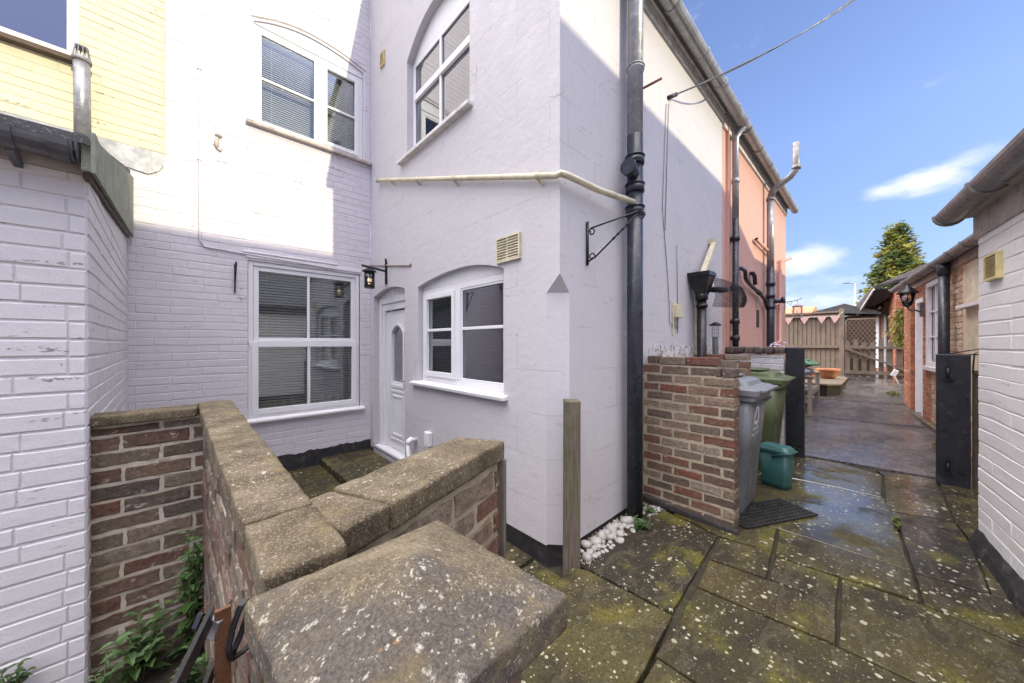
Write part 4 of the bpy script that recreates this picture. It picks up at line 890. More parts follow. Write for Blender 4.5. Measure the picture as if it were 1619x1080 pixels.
m.prism([(-.338, 2.235 + .060 * math.cos(a), 2.18 + .060 * math.sin(a)) for a in [math.pi + math.pi * k / 12 for k in range(13)]], (.006, 0, 0)); m.bar((-.50, 2.235, 2.12), (-.50, 2.335, 2.095), .022, .035)
m.build('gutter', 'darkgrey', out)
m = MB(); m.box(-3, -.335, 2.315, 2.334, 2.10, 2.20); m.build('fascia', 'fascia', out)

# ------------------------------------------------------------------ low brick walls and pier
gw = thing('garden_wall', (.1, 2.42, 0), 'low old brick wall with worn stone coping running from the outhouse towards the pier', 'garden wall')
BK = Pl((0, 2.42), (1, 0), (0, -1)); LW = Pl((.055, 0), (.0, 1), (-1, 0))
LP0, LP1 = (.045, 2.52), (.092, .5)
LW = Pl(LP0, (LP1[0] - LP0[0], LP1[1] - LP0[1]), (-1, -.03)); LLEN = math.hypot(LP1[0] - LP0[0], LP1[1] - LP0[1])
m = MB(); m.pbox(BK, -.34, .055, -.3, 1.0, -.10, .0); m.pbox(LW, -.02, LLEN, -.3, 1.0, -.100, .0); m.k = 1
bricks(m, BK, -.338, .052, -.24, .99, (), .004, back=-.09, jit=.003, cham=.004, g=.014, seed=31, L=.238, ragged=1.1)
bricks(m, LW, .06, LLEN, -.24, .99, (), .005, jit=.004, cham=.005, g=.014, seed=32, thick=.10, ragged=1.)
m.build('brickwork', ['mortarg', 'brickr'], gw)
copl = [((.028, .045), (2.645, 1.46)), ]
def cop(q, seed, z0=.985, z1=1.043, **k): m = MB(); stoneblock(m, q, z0, z1, 0.007, .0024, .011, seed, fs=12, **k); return m.build('coping_stone', 'coping', gw)
cop([(-.345, 2.385), (.02, 2.375), (.03, 2.53), (-.345, 2.54)], 1, 1.005, 1.05)
def lx(y): return .026 + (2.6 - y) / 2.1 * .052
def rx(y): return .174 + (2.66 - y) / 1.86 * .016
for k, (y1, y0) in enumerate(((2.665, 1.462), (1.455, .815), (.808, .60))):
    cop([(lx(y0), y0), (rx(y0), y0 + .003 * k), (rx(y1), y1), (lx(y1), y1)], 5 + k)
bw = thing('garden_wall', (.5, .85, 0), 'short low brick wall with stone coping and a grey timber strip on its end', 'garden wall')
bd = Vector((.78 - .231, .885 - .69)).normalized(); bn = Vector((bd.y, -bd.x))
BR = Pl((.226, .703), tuple(bd), tuple(bn)); BL = .585
m = MB(); m.pbox(BR, -.02, BL - .004, -.3, .985, -.145, .0); m.k = 1
bricks(m, BR, 0, BL, -.24, .975, (), .004, jit=.0035, cham=.005, g=.014, seed=41, thick=.145, ragged=1.1)
m.build('brickwork', ['mortar', 'brick'], bw)
m = MB(); p = lambda a, d: tuple(BR(a, 0, d).xy); stoneblock(m, [p(.085, .02), p(BL + .005, .02), p(BL + .03, -.10), p(BL + .0, -.185)][:0] or [p(.09, .022), p(BL + .02, .015), p(BL - .01, -.165), p(.08, -.168)], .975, 1.038, .008, .0025, .011, 12, fs=12); m.build('coping_stone', 'coping', bw)
m = MB(); stoneblock(m, [p(-.03, .020), p(.083, .022), p(.073, -.165), p(-.02, -.16)], .975, 1.036, .008, .0025, .011, 15, fs=12); m.build('coping_stone', 'coping', bw)
m = MB(); m.pbox(BR, BL + .004, BL + .022, -.2, .975, -.13, .022); m.build('timber_strip', 'timber', bw, bevel=.002)
pier = thing('wall_pier', (.216, .435, 0), 'lichen covered pyramid cap stone on a brick pier in the foreground', 'pier')
C4 = [(.052, .585), (.357, .591), (.381, .29), (.075, .284)]
m = MB(); stoneblock(m, C4, .985, 1.032, .0065, .0022, .006, 33, topfn=lambda s, t: .050 * (1 - max(abs(2 * s - 1), abs(2 * t - 1))), fs=22); m.build('cap_stone', 'stonecap', pier)
PI_ = Pl((.105, .325), (1, 0), (0, -1)); m = MB(); m.box(.112, .318, .332, .54, -.3, .985); m.k = 1
for z in range(15): 
    z0_ = -.2 + z * .078
    if z0_ + .066 > .985: break
    m.box(.105, .325, .325, .547, z0_, z0_ + .066)
m.build('brickwork', ['mortar', 'brick'], pier, bevel=.004)

# ------------------------------------------------------------------ iron gate leaf, bottom left
gt = thing('iron_gate', (.035, .70, 0), 'black iron scroll gate leaf with a rusty upright bar in bottom left corner', 'gate')
m = MB(); m.bar((.038, .70, -.1), (.036, .70, .965), .020, .006, up=(0, 1, 0)); m.build('rusty_upright', 'rust', gt)
gd = Vector((-.289, -.957, 0))
m = MB(); a = Vector((.024, .715, .955)); m.bar(a, a + gd * .9, .006, .024); a2 = Vector((.026, .715, .87)); m.bar(a2, a2 + gd * .9, .006, .02)
m.bar(a2 + Vector((0, 0, -.8)), a2 + gd * .9 + Vector((0, 0, -.8)), .006, .02)
for k in range(1, 8): m.bar(a + gd * k * .12 + Vector((0, 0, -.9)), a + gd * k * .12, .009)
m.build('gate_rails', 'blackm', gt)
def scroll(mb, c, ax, r0, turns, start, w=.012, th=.004, sgn=1, n=26):
    pts = []
    for k in range(n):
        t = k / (n - 1); r = r0 * (1 - .78 * t); an = start + sgn * turns * math.tau * t; pts.append(Vector(c) + Vector(ax) * r * math.cos(an) + Vector((0, 0, 1)) * r * math.sin(an))
    for p_, q_ in zip(pts, pts[1:]): mb.bar(p_, q_ + (q_ - p_) * .1, w, th, up=Vector(ax).cross(Vector((0, 0, 1))))
    return pts
m = MB(); ax = Vector((.8, .6, 0)).normalized(); nrm = ax.cross(Vector((0, 0, 1)))
def strap(mb, pts, w=.009, th=.003):
    for p_, q_ in zip(pts, pts[1:]):
        p_, q_ = Vector(p_), Vector(q_); mb.bar(p_ - (q_ - p_) * .04, q_ + (q_ - p_) * .04, th, w, up=nrm)
c0 = Vector((.045, .69, .885))
strap(m, [c0 + ax * x + Vector((0, 0, z)) for x, z in ((.0, 0), (-.004, .02), (.004, .05), (.016, .072), (.026, .076), (.030, .068), (.028, .05), (.018, .03), (.006, .012), (0, 0))])
strap(m, [c0 + ax * x + Vector((0, 0, z)) for x, z in ((0, 0), (.02, -.004), (.045, -.002), (.056, -.014), (.062, -.04), (.06, -.08), (.05, -.13), (.03, -.16), (.01, -.15), (0, -.13), (.01, -.11))])
strap(m, [Vector((.02, .715, .955)) + ax * x + Vector((0, 0, z)) for x, z in ((0, 0), (-.012, .01), (-.02, -.004), (-.014, -.02), (-.002, -.012))])
m.build('gate_scroll', 'blackm', gt)
m = MB(); m.bar((.024, .714, .94), (.034, .70, .935), .016, .03); m.build('hinge', 'galv', gt)

# ------------------------------------------------------------------ weeds
def leafmesh(mb, base, d, up, L, Wd):
    d = Vector(d).normalized(); s = d.cross(Vector(up)).normalized() * Wd / 2; u = Vector(up) * L * .12; b = Vector(base)
    p = [b, b + d * L * .3 + s + u, b + d * L * .3 - s + u, b + d * L * .65 + s * .75 + u, b + d * L * .65 - s * .75 + u, b + d * L - u * .8, b + d * L * .3 - u * .1, b + d * L * .65 - u * .1]
    i = [mb.vert(q) for q in p]
    for f in ((0, 1, 6), (0, 6, 2), (1, 3, 7, 6), (6, 7, 4, 2), (3, 5, 7), (7, 5, 4)): mb.face([i[k] for k in f])
def weed(loc, label, h, n, seed, leafL=.05, spread=.5, mat='leaf', name='weed', cat='weed', lw=.55, grp=None):
    rnd = random.Random(seed); t = thing(name, loc, label, cat, grp); ls = MB(); st = MB(); loc = Vector(loc)
    for k in range(n):
        an = rnd.uniform(0, math.tau); hh = h * rnd.uniform(.55, 1); tip = loc + Vector((math.cos(an) * spread * hh * rnd.uniform(.2, 1), math.sin(an) * spread * hh * rnd.uniform(.2, 1), hh)); mid = loc.lerp(tip, .5) + Vector((0, 0, hh * .1))
        pts = [loc, mid, tip]; st.tube(pts, [.0035, .0028, .0015], 5)
        m_ = max(3, int(hh / .035))
        for j in range(m_):
            f = (j + 1) / m_; p = loc.lerp(mid, f * 2) if f < .5 else mid.lerp(tip, f * 2 - 1); a2 = j * 1.57 + rnd.uniform(-.4, .4)
            for q in (0, math.pi):
                L = leafL * (1.1 - .55 * f) * rnd.uniform(.7, 1.2); leafmesh(ls, p, (math.cos(a2 + q), math.sin(a2 + q), rnd.uniform(-.35, .5)), (0, 0, 1), L, L * lw)
    ls.build('leaves', mat, t, recalc=False); st.build('stems', 'stem', t); return t
weed((.0, 2.28, -.13), 'tall leafy green weed climbing the brick wall corner behind the gate', .62, 6, 3, .075, .12)
weed((-.16, 2.25, -.13), 'bushy broad leaved green weed in front of the rear brick panel', .30, 7, 5, .085, .45)
weed((-.02, 1.95, -.13), 'low green weed beside the gate at the foot of the long brick wall', .24, 6, 6, .075, .4)
weed((-.27, 2.22, -.13), 'small weed sprouting against the outhouse brick corner', .18, 5, 8, .05, .4)
weed((-.50, 2.27, -.05), 'small green weed at the very left foot of the outhouse wall', .20, 6, 9, .055, .3)
weed((2.45, 1.20, -.01), 'bright green weed at the foot of the black soil pipe', .07, 9, 11, .075, 1.2, lw=.35)
weed((2.72, 1.25, -.01), 'pale green weed among the pebbles beyond the soil pipe', .07, 6, 12, .05, 1.0, lw=.5)
# ------------------------------------------------------------------ timber post and pebbles
m = MB(); q = [(1.672, 1.305), (1.745, 1.243), (1.790, 1.298), (1.717, 1.36)]
m.loft([[(x, y, -.08) for x, y in q], [(x + .012, y + .005, 1.02 + (.008 if i > 1 else 0)) for i, (x, y) in enumerate(q)]]); tag(m.build('timber_post', 'post', bevel=.005), 'weathered square timber post standing at the corner of the rendered wing', 'post')
rnd = random.Random(77)
pebbles = []
zones = [((1.84, 1.37), (2.48, 1.35), .14, 40), ((2.66, 1.36), (2.92, 1.28), .12, 24)]
def pebble_at(x, y, s, i, z):
    m = MB(); m.rock((0, 0, 0), (s * rnd.uniform(.8, 1.25), s * rnd.uniform(.65, .95), s * rnd.uniform(.55, .8)), i * 1.7, .22, 2, rnd.uniform(0, 3))
    o = m.build('pebble', 'pebble'); o.location = (x, y, z + s * .45); o.rotation_euler = (rnd.uniform(-.3, .3), rnd.uniform(-.3, .3), 0)
    tag(o, 'white pebble in the strip between the paving and the foot of the lane wall', 'pebble', 'white pebbles along the foot of the wall'); return o
placed = []
for za, zb_, wd, cnt in zones:
    for i in range(cnt * 12):
        if sum(1 for p in placed if p[3] == (za, zb_)) >= cnt: break
        t = rnd.random(); x = za[0] + (zb_[0] - za[0]) * t; y = za[1] + (zb_[1] - za[1]) * t - rnd.uniform(0, wd); s = rnd.choice((.02, .026, .034, .042, .048)) if zb_[0] < 2.6 else rnd.choice((.014, .018, .024, .034, .05))
        if (x - 2.56) ** 2 + (y - 1.305) ** 2 < .085 ** 2: continue
        if any((x - p[0]) ** 2 + (y - p[1]) ** 2 < ((s + p[2]) * .66) ** 2 for p in placed): continue
        if y > 1.38 or y < 1.22 + (x < 1.9) * -.03: continue
        placed.append((x, y, s, (za, zb_))); pebble_at(x, y, s, len(placed), -.014)
m = MB()
for i in range(700):
    x = rnd.uniform(1.80, 2.95); y = rnd.uniform(1.20, 1.41); s = rnd.uniform(.004, .009); m.rock((x, y, -.012), (s, s, s), i, .2, 1)
structure(m.build('gravel', 'mortarg'), 'stuff')
m = MB(); m.box(1.78, 2.98, 1.15, 1.42, -.05, -.016); structure(m.build('gravel_bed', 'soil'))

# ------------------------------------------------------------------ bin store walls
e1 = thing('bin_store_wall', (2.9, 1.05, 0), 'reddish brown brick screen wall in front of the grey bin, stepped at its top', 'brick wall')
E1 = Pl((2.9, 0), (0, 1), (-1, 0)); m = MB(); tf = lambda a: 1.285 if a > .83 else 1.205
m.pbox(E1, .712, 1.395, -.02, 1.125, -.105, .0); m.pbox(E1, .83, 1.39, 1.125, 1.20, -.105, .0); m.k = 1
bricks(m, E1, .703, 1.395, .005, 1.20, (), .004, jit=.0035, cham=.005, g=.015, seed=51, thick=.105, ragged=1.1); bricks(m, E1, .825, 1.36, 1.205, 1.275, (), .004, jit=.003, cham=.005, g=.012, seed=52, thick=.105, ragged=1.)
m.build('brickwork', ['mortar', 'brick'], e1)
m = MB(); m.bar((2.885, .68, .0), (2.885, 1.39, .045), .05, .05); m.build('mortar_fillet', 'dtile', e1, bevel=.01)
e2 = thing('bin_store_wall', (4.1, 1.1, 0), 'second brick screen wall standing between the grey and green bins', 'brick wall')
E2 = Pl((4.1, 0), (0, 1), (-1, 0)); m = MB(); m.pbox(E2, .89, 1.39, -.02, 1.18, -.105, .0); m.k = 1
bricks(m, E2, .88, 1.395, .005, 1.26, (), .004, jit=.003, cham=.005, g=.014, seed=53, thick=.105); m.build('brickwork', ['mortar', 'brick'], e2)
e3 = thing('side_wall', (5.3, 1.1, 0), 'low white painted brick wall with mossy brick top across the end of the bin store', 'wall')
E3 = Pl((5.3, 0), (0, 1), (-1, 0)); m = MB(); m.pbox(E3, .78, 1.40, -.02, 1.24, -.11, -.004); bricks(m, E3, .775, 1.395, .0, 1.24, (), .004, jit=.003, cham=.006, seed=54); MT['sidew'] = painted('chipped_white_paint', (.60, .58, .59), (.2, .17, .15), .6, False, False, .4, 2, chips=.63); m.build('brickwork', 'sidew', e3)
m = MB()
for k in range(6): stoneblock(m, [(5.27, .77 + k * .105), (5.43, .77 + k * .105), (5.43, .868 + k * .105), (5.27, .868 + k * .105)], 1.25, 1.335, .012, .008, .03, k)
m.build('brick_coping', 'tile', e3)
# ------------------------------------------------------------------ black gateway boards
def black_board(y0, y1, x, h, label, bolts):
    t = thing('gate_post', (x, (y0 + y1) / 2, 0), label, 'gate post'); m = MB(); m.box(x, x + .06, y0, y1, -.01, h); m.build('board', 'board', t, bevel=.008)
    m = MB()
    for z in bolts: m.box(x - .012, x, y1 - .085, y1 - .055, z - .05, z + .07); m.tube([(x - .02, y1 - .07, z - .06), (x - .02, y1 - .07, z + .04)], .010, 8); m.box(x - .028, x, y1 - .10, y1 - .04, z - .075, z - .055)
    if bolts: m.build('bolt', 'blackm', t)
    return t
black_board(-.615, -.408, 5.35, 1.275, 'black painted gateway board with two bolts on right side of the lane', (.18, 1.1))
black_board(.585, .765, 5.35, 1.33, 'tall black painted gateway board on left side of lane beyond the green bin', ())
m = MB(); m.tube([(5.38, -.46, 1.27), (5.40, -.60, 1.31), (5.43, -.70, 1.33), (5.41, -.64, 1.28), (5.40, -.63, 1.1), (5.42, -.70, 1.02)], .006, 6); m.tube([(5.38, -.45, 1.268), (5.41, -.66, 1.275), (5.43, -.70, 1.27)], .006, 6); tag(m.build('rope_loop', 'blackm'), 'thin dark rope looped over the top corner of the right gateway board', 'rope')
m = MB(); m.box(5.45, 5.53, -.80, -.64, -.01, 1.12); m.box(5.44, 5.455, -.66, -.635, 0, 1.1); tag(m.build('old_post', 'bark', bevel=.006), 'rough brown timber post behind the right gateway board', 'post')

# ------------------------------------------------------------------ wheelie bins
def rrect(cx, cy, wx, wy, r, z, n=4):
    pts = []
    for sx_, sy_, a0_ in ((1, 1, 0), (-1, 1, 90), (-1, -1, 180), (1, -1, 270)):
        for k in range(n + 1):
            a = R(a0_ + 90 * k / n); pts.append((cx + sx_ * (wx / 2 - r) + r * math.cos(a), cy + sy_ * (wy / 2 - r) + r * math.sin(a), z))
    return pts
def wheelie(x, yf, z0, mat, label, logo=False, w_=.58, d_=.72, h_=1.0):
    """front face looks to -Y at y = yf"""
    cyy = yf + d_ / 2; t = thing('wheelie_bin', (x, cyy, z0), label, 'wheelie bin', 'wheelie bins in the bin store'); m = MB(); X = x
    S = [rrect(X, cyy + .03, w_ - .10, d_ - .17, .05, z0 + .0), rrect(X, cyy + .03, w_ - .09, d_ - .16, .05, z0 + .03), rrect(X, cyy + .015, w_ - .065, d_ - .115, .045, z0 + h_ * .52), rrect(X, cyy + .015, w_ - .058, d_ - .105, .045, z0 + h_ * .53), rrect(X, cyy, w_ - .04, d_ - .07, .04, z0 + h_ * .93)]
    m.loft(S, True); m.build('body', mat, t)
    m = MB(); m.loft([rrect(X, cyy - .005, w_ - .005, d_ - .04, .03, z0 + h_ * .91), rrect(X, cyy - .005, w_, d_ - .03, .03, z0 + h_ * .965)]); m.build('rim', mat, t, bevel=.006)
    m = MB(); m.loft([rrect(X, cyy - .01, w_ + .03, d_ + .0, .05, z0 + h_ * .955), rrect(X, cyy - .01, w_ + .035, d_ + .01, .05, z0 + h_ * 1.0), rrect(X, cyy - .005, w_ + .0, d_ - .03, .05, z0 + h_ * 1.012), rrect(X, cyy + .0, w_ - .09, d_ - .12, .05, z0 + h_ * 1.022), rrect(X, cyy + .01, w_ - .11, d_ - .14, .05, z0 + h_ * 1.055), rrect(X, cyy + .02, w_ - .15, d_ - .20, .05, z0 + h_ * 1.07)])
    m.box(X - w_ / 2 + .04, X + w_ / 2 - .04, yf - .045, yf + .05, z0 + h_ * .985, z0 + h_ * 1.004)
    m.loft([rrect(X + .0, cyy + .05, w_ - .14, d_ - .26, .03, z0 + h_ * 1.085), rrect(X + .0, cyy + .05, w_ - .14, d_ - .26, .03, z0 + h_ * 1.092)])
    m.build('lid', mat, t, bevel=.008)
    for k in (-.19, -.06, .07, .2): m = MB(); m.prism([(X + k, yf + .03, z0 + h_ * .91), (X + k, yf - .012, z0 + h_ * .91), (X + k, yf + .03, z0 + h_ * .86)], (.008, 0, 0)); m.build('rim_gusset', mat, t)
    m = MB(); m.tube([(X - w_ * .4, cyy + d_ * .52, z0 + h_ * .96), (X + w_ * .4, cyy + d_ * .52, z0 + h_ * .96)], .016, 10); m.build('handle', mat, t)
    for s_ in (-1, 1):
        m = MB(); m.tube([(X + s_ * (w_ / 2 - .06), cyy + d_ * .40, z0 + .1), (X + s_ * (w_ / 2 - .005), cyy + d_ * .40, z0 + .1)], .1, 20); m.build('wheel', 'rubber', t)
    if logo:
        def FP(a, z): # point on the front face, a across (+ = along X), z height
            k = (z - h_ * .53) / (h_ * .4); yy = (cyy + .015 - (d_ - .105) / 2) * (1 - k) + (cyy - (d_ - .07) / 2) * k; return Vector((X + a, yy - .0015, z0 + z))
        m = MB(); cz = .775; ca = -.06
        for q in range(3):
            an = q * math.tau / 3
            def T(px, pz): c_, s_ = math.cos(an), math.sin(an); return FP(ca + (px * c_ - pz * s_) * 1.0, cz + (px * s_ + pz * c_) * 1.0)
            for poly in ([(-.058, .028), (-.030, .078), (.0, .078), (-.036, .015)], [(-.022, .083), (.022, .083), (.040, .054), (.022, .044), (.014, .060), (-.006, .060)], [(.012, .046), (.056, .072), (.052, .022)]):
                m.face([m.vert(T(*p_)) for p_ in poly])
        m.build('recycling_symbol', 'wprint', t, recalc=False)
        for txt, zc, sz in (('Breckland', .665, .042), ('District Council', .620, .037)):
            cu = bpy.data.curves.new('lettering', 'FONT'); cu.body = txt; cu.size = sz; cu.align_x = 'CENTER'; cu.offset = .0006
            to = bpy.data.objects.new('lettering', cu); sc.collection.objects.link(to); bpy.context.view_layer.update()
            me = bpy.data.meshes.new_from_object(to.evaluated_get(bpy.context.evaluated_depsgraph_get())); bpy.data.objects.remove(to)
            for v in me.vertices: v.co = FP(-.06 + v.co.x, zc + v.co.y) - Vector(t.location) 
            me.materials.clear(); me.materials.append(MT['wprint']); lo_ = bpy.data.objects.new('lettering', me); sc.collection.objects.link(lo_); lo_.parent = t
    return t
wheelie(3.39, .61, 0.02, 'bingrey', 'grey wheelie bin with white recycling symbol behind the brick screen wall', True)
wheelie(4.73, .66, .0, 'bingreen', 'olive green wheelie bin next to the black gateway board', False)
# food caddy
fc = thing('food_caddy', (4.14, .66, 0), 'small teal plastic food waste caddy on the paving beside the bins', 'caddy'); m = MB()
m.loft([rrect(0, 0, .135, .21, .03, 0), rrect(0, 0, .14, .215, .03, .05), rrect(0, 0, .142, .217, .03, .10), rrect(0, 0, .165, .25, .035, .345)], True)
cdl = MB(); cdl.loft([rrect(0, 0, .18, .265, .04, .33), rrect(0, 0, .185, .27, .04, .36), rrect(0, 0, .165, .25, .04, .375), rrect(0, 0, .14, .215, .04, .395), rrect(0, 0, .10, .15, .04, .40)], False)
def turn(mb, ang, off): M_ = Matrix.Rotation(ang, 3, 'Z'); mb.v = [tuple(M_ @ Vector(v) + Vector(off)) for v in mb.v]; return mb
turn(m, -.25, fc.location).build('body', 'caddy', fc); turn(cdl, -.25, fc.location).build('lid', 'caddy', fc, bevel=.006)
m = MB(); m.tube([(-.09, 0, .30), (-.094, -.10, .345), (-.07, -.142, .355), (.07, -.142, .355), (.094, -.10, .345), (.09, 0, .30)], .007, 8); turn(m, -.25, fc.location).build('handle', 'caddy', fc)
# rubber mat
m = MB(); e = Vector((.657, -.335, 0)).normalized(); f_ = Vector((.335, .657, 0)).normalized(); o_ = Vector((2.985, .652, .004))
def MP(a, b, z): return o_ + e * a + f_ * b + Vector((0, 0, z))
def mbx(a0, a1, b0, b1, z0, z1): m.hexa([MP(a0, b0, z0), MP(a1, b0, z0), MP(a1, b1, z0), MP(a0, b1, z0), MP(a0, b0, z1), MP(a1, b0, z1), MP(a1, b1, z1), MP(a0, b1, z1)])
mbx(0, .74, 0, .30, 0, .008)
for k in range(19): mbx(k * .04, k * .04 + .012, 0, .30, .008, .016)
for k in range(8): mbx(0, .74, k * .04, k * .04 + .012, .008, .0155)
tag(m.build('rubber_mat', 'matr'), 'black gridded rubber mat on the paving in front of the grey bin', 'mat')

# ------------------------------------------------------------------ things hung on walls
def lantern_parts(t, c, s=1.0, glow=None, mat='blackm'):
    c = Vector(c); m = MB()
    m.lathe(c, [(.02 * s, .14 * s), (.085 * s, .105 * s), (.09 * s, .098 * s), (.0, .098 * s)], 6)
    for k in range(6):
        a = k * math.tau / 6 + .26; p_ = c + Vector((.055 * s * math.cos(a), .055 * s * math.sin(a), 0)); m.bar(p_ + Vector((0, 0, -.09 * s)), p_ + Vector((0, 0, .10 * s)), .010 * s)
    for z in (-.09, -.03, .03, .092): m.lathe(c + Vector((0, 0, z * s)), [(.060 * s, -.005 * s), (.062 * s, 0), (.060 * s, .005 * s)], 6)
    m.build('lantern_cage', mat, t)
    m = MB(); m.lathe(c, [(.045 * s, -.085 * s), (.045 * s, .095 * s)], 6); m.build('lantern_glass', 'glass', t)
    if glow: m = MB(); m.lathe(c, [(.005, -.05 * s), (.018 * s, -.03 * s), (.018 * s, .01 * s), (.004, .03 * s)], 10); m.build('bulb', glow, t)
MT['bulb'] = lampmat('warm_bulb', (1, .72, .35), 1.2)
ln = thing('wall_lantern', tuple(W2(4.08, 2.2, 0)), 'small black lantern lit above the white door', 'lantern')
m = MB(); m.bar(W2(4.08, 2.10, .012), W2(4.08, 2.36, .012), .03, .02); m.bar(W2(4.08, 2.255, .01), W2(4.08, 2.285, .30), .02, .02); m.tube([W2(4.08, 2.36, .012), W2(4.08, 2.41, .02)], .012, 8); m.tube([W2(4.08, 2.28, .21), W2(4.08, 2.23, .21)], .008, 6); m.build('bracket', 'blackm', ln)
lantern_parts(ln, W2(4.08, 2.125, .21), 1.0, 'bulb')
hb = thing('hanging_bracket', tuple(W3(2.035, 2.1, 0)), 'black iron scroll bracket beside the tall soil pipe', 'bracket')
m = MB(); m.tube([(2.035, 1.39, 1.93), (2.035, 1.39, 2.235)], .010, 8); m.tube([(2.035, 1.385, 2.16), (2.035, 1.36, 2.185), (2.035, 1.02, 2.205)], .006, 8)
tw = [(2.035, 1.385, 1.955), (2.035, 1.33, 1.975), (2.035, 1.25, 2.03), (2.035, 1.02, 2.19)]; m.tube(tw, .006, 8)
for k in range(4):
    f1 = .25 + k * .14; p0_ = Vector(tw[2]).lerp(Vector(tw[3]), f1); m.tube([p0_, p0_ + (Vector(tw[3]) - Vector(tw[2])).normalized() * .02], .0085, 6)
for cy_, cz_, st_, sg in ((1.355, 2.155, 1.2, 1), (1.355, 1.985, 3.4, -1), (.995, 2.175, 1.6, 1)):
    pts = [(2.035, cy_ + .026 * (1 - .6 * k / 12) * math.cos(st_ + sg * k * .5), cz_ + .026 * (1 - .6 * k / 12) * math.sin(st_ + sg * k * .5)) for k in range(13)]; m.tube(pts, .005, 6)
m.build('ironwork', 'blackm', hb)
hk = thing('hanging_bracket', tuple(W1(.332, 2.05, 0)), 'slim black iron bracket on brick wall left of the lower window', 'bracket')
m = MB(); m.bar(W1(.332, 1.91, .008), W1(.332, 2.21, .008), .02, .012); m.tube([W1(.332, 2.19, .01), W1(.332, 2.20, .19)], .006, 8); m.tube([W1(.332, 1.95, .012), W1(.332, 2.05, .08), W1(.332, 2.185, .18)], .006, 8); m.build('ironwork', 'blackm', hk)
# mesh basket between hopper and downpipe
ms = thing('wire_mesh', (4.6, 1.2, 1.8), 'curled black wire mesh sheet hung between the hopper and the downpipe', 'wire mesh'); m = MB()
def MS(s_, t_): x = 4.12 + 1.28 * s_; y = 1.21 - .09 * math.sin(s_ * 3.1) ; zt_ = 2.10 - .05 * s_; zb_ = 1.78 + .07 * s_ * s_ + .02 * s_; return Vector((x, y - .03 * math.sin(t_ * 3.1), zb_ + (zt_ - zb_) * t_))
for k in range(56): m.tube([MS(k / 55, j / 6) for j in range(7)], .0022, 4, cap=False)
for j in range(19): m.tube([MS(k / 16, j / 18) for k in range(17)], .0022, 4, cap=False)
m.build('mesh', 'blackm', ms)
m = MB(); m.tube([(4.14, 1.27, 1.98), (4.5, 1.22, 2.0), (4.62, 1.22, 2.02)], .035, 12); m.build('pipe_stub', 'blackm', ms)
bf = thing('bird_feeder', (4.55, 1.30, 1.3), 'wire bird feeder with a small roof hanging beside the black downpipe', 'bird feeder'); fx, fy = 4.42, 1.27
m = MB(); m.lathe((fx, fy, 0), [(.0, 1.63), (.06, 1.60), (.065, 1.585), (.0, 1.585)], 12); m.build('feeder_roof', 'blackm', bf)
m = MB()
for k in range(10): a = k * math.tau / 10; m.tube([(fx + .035 * math.cos(a), fy + .035 * math.sin(a), 1.59), (fx + .035 * math.cos(a), fy + .035 * math.sin(a), 1.46)], .0018, 4)
for z in (1.5, 1.54): m.lathe((fx, fy, z), [(.035, -.002), (.037, 0), (.035, .002)], 12)
m.lathe((fx, fy, 0), [(.04, 1.46), (.04, 1.45), (.0, 1.45)], 12); m.build('feeder_cage', 'galv', bf)
m = MB(); m.lathe((fx, fy, 0), [(.03, 1.22), (.032, 1.23), (.032, 1.44), (.03, 1.45)], 12); m.build('feeder_tube', 'gutterg', bf)
# overhead cable
m = MB(); A = Vector((3.42, 1.39, 3.80)); B = Vector((6.0, -1.0, 6.2)); N_ = 30
for off in (0, .012):
    pts = []
    for k in range(N_ + 1):
        t = k / N_; p_ = A.lerp(B, t); p_.z += -1.1 * t * (1 - t) + off * math.sin(t * 9); p_.y += off * math.cos(t * 9); pts.append(p_)
    m.tube(pts, .0055, 6)
m.tube([A + Vector((-.01, .01, -.01)), A + Vector((.06, -.05, .03))], .02, 8)
tag(m.build('overhead_cable', 'navy'), 'twisted black service cable crossing the sky from the white wing', 'cable')

# ------------------------------------------------------------------ right hand buildings
rt = Vector((.62, .065)).normalized(); RN = Pl((3.888, -.479), (-rt.x, -rt.y), (-rt.y, rt.x))
wo_ = thing('outbuilding', (3.888, -.479, 0), 'white painted brick outbuilding with grey gutter at the right edge', 'outbuilding')
m = MB(); wall_strips(m, RN, 0, 6, .10, 2.12, .3, []); m.k = 0; bricks(m, RN, 0.0, 2.2, .11, 2.08, (), .0035, jit=.0018, cham=.0035, seed=61, g=.008, Hc=.088, L=.5, gv=.004, wob=.014, merge=.5)
p0 = RN(0, 0, 0); p1 = RN(6, 0, 0); bn_ = -RN.n
m.loft([[(p.x, p.y, zz) for p in (RN(.002, 0, -.31), RN(6, 0, -.31), RN(6, 0, -3.4), RN(.002, 0, -3.4))] for zz in (.0, 2.2)]); m.build('wall', 'rwall', wo_)
m = MB(); n = 24
prev = None; secs = []
for k in range(n + 1):
    a = 2.4 * k / n - .01; o1 = .035 + .012 * noise.noise(Vector((a * 5, 0, 0))) + .03 * max(0, a - .4); z1_ = .12 + .03 * noise.noise(Vector((a * 6, 5, 0))) - .02 * a; secs.append([RN(a, -.02, -.05), RN(a, -.02, o1 + .015), RN(a, z1_ * .5, o1), RN(a, z1_, .006), RN(a, z1_, -.05)])
m.loft(secs); m.build('plinth', 'plinth', wo_)
m = MB(); m.pbox(RN, -.06, 6, 2.09, 2.29, -.02, .012); m.pbox(RN, -.06, 6, 2.25, 2.275, .012, .10); m.build('fascia', 'fascia', wo_, bevel=.004)
m = MB(); ga, gb = RN(-.09, 2.30, .110), RN(6, 2.30, .110); half_gutter(m, ga, gb, .072, RN.n, 12)
for a in (-.07, .62, 2.0): joint(m, RN(a, 2.30, .110), RN.a, .072, RN.n, .035)
m.build('gutter', 'gutterg', wo_)
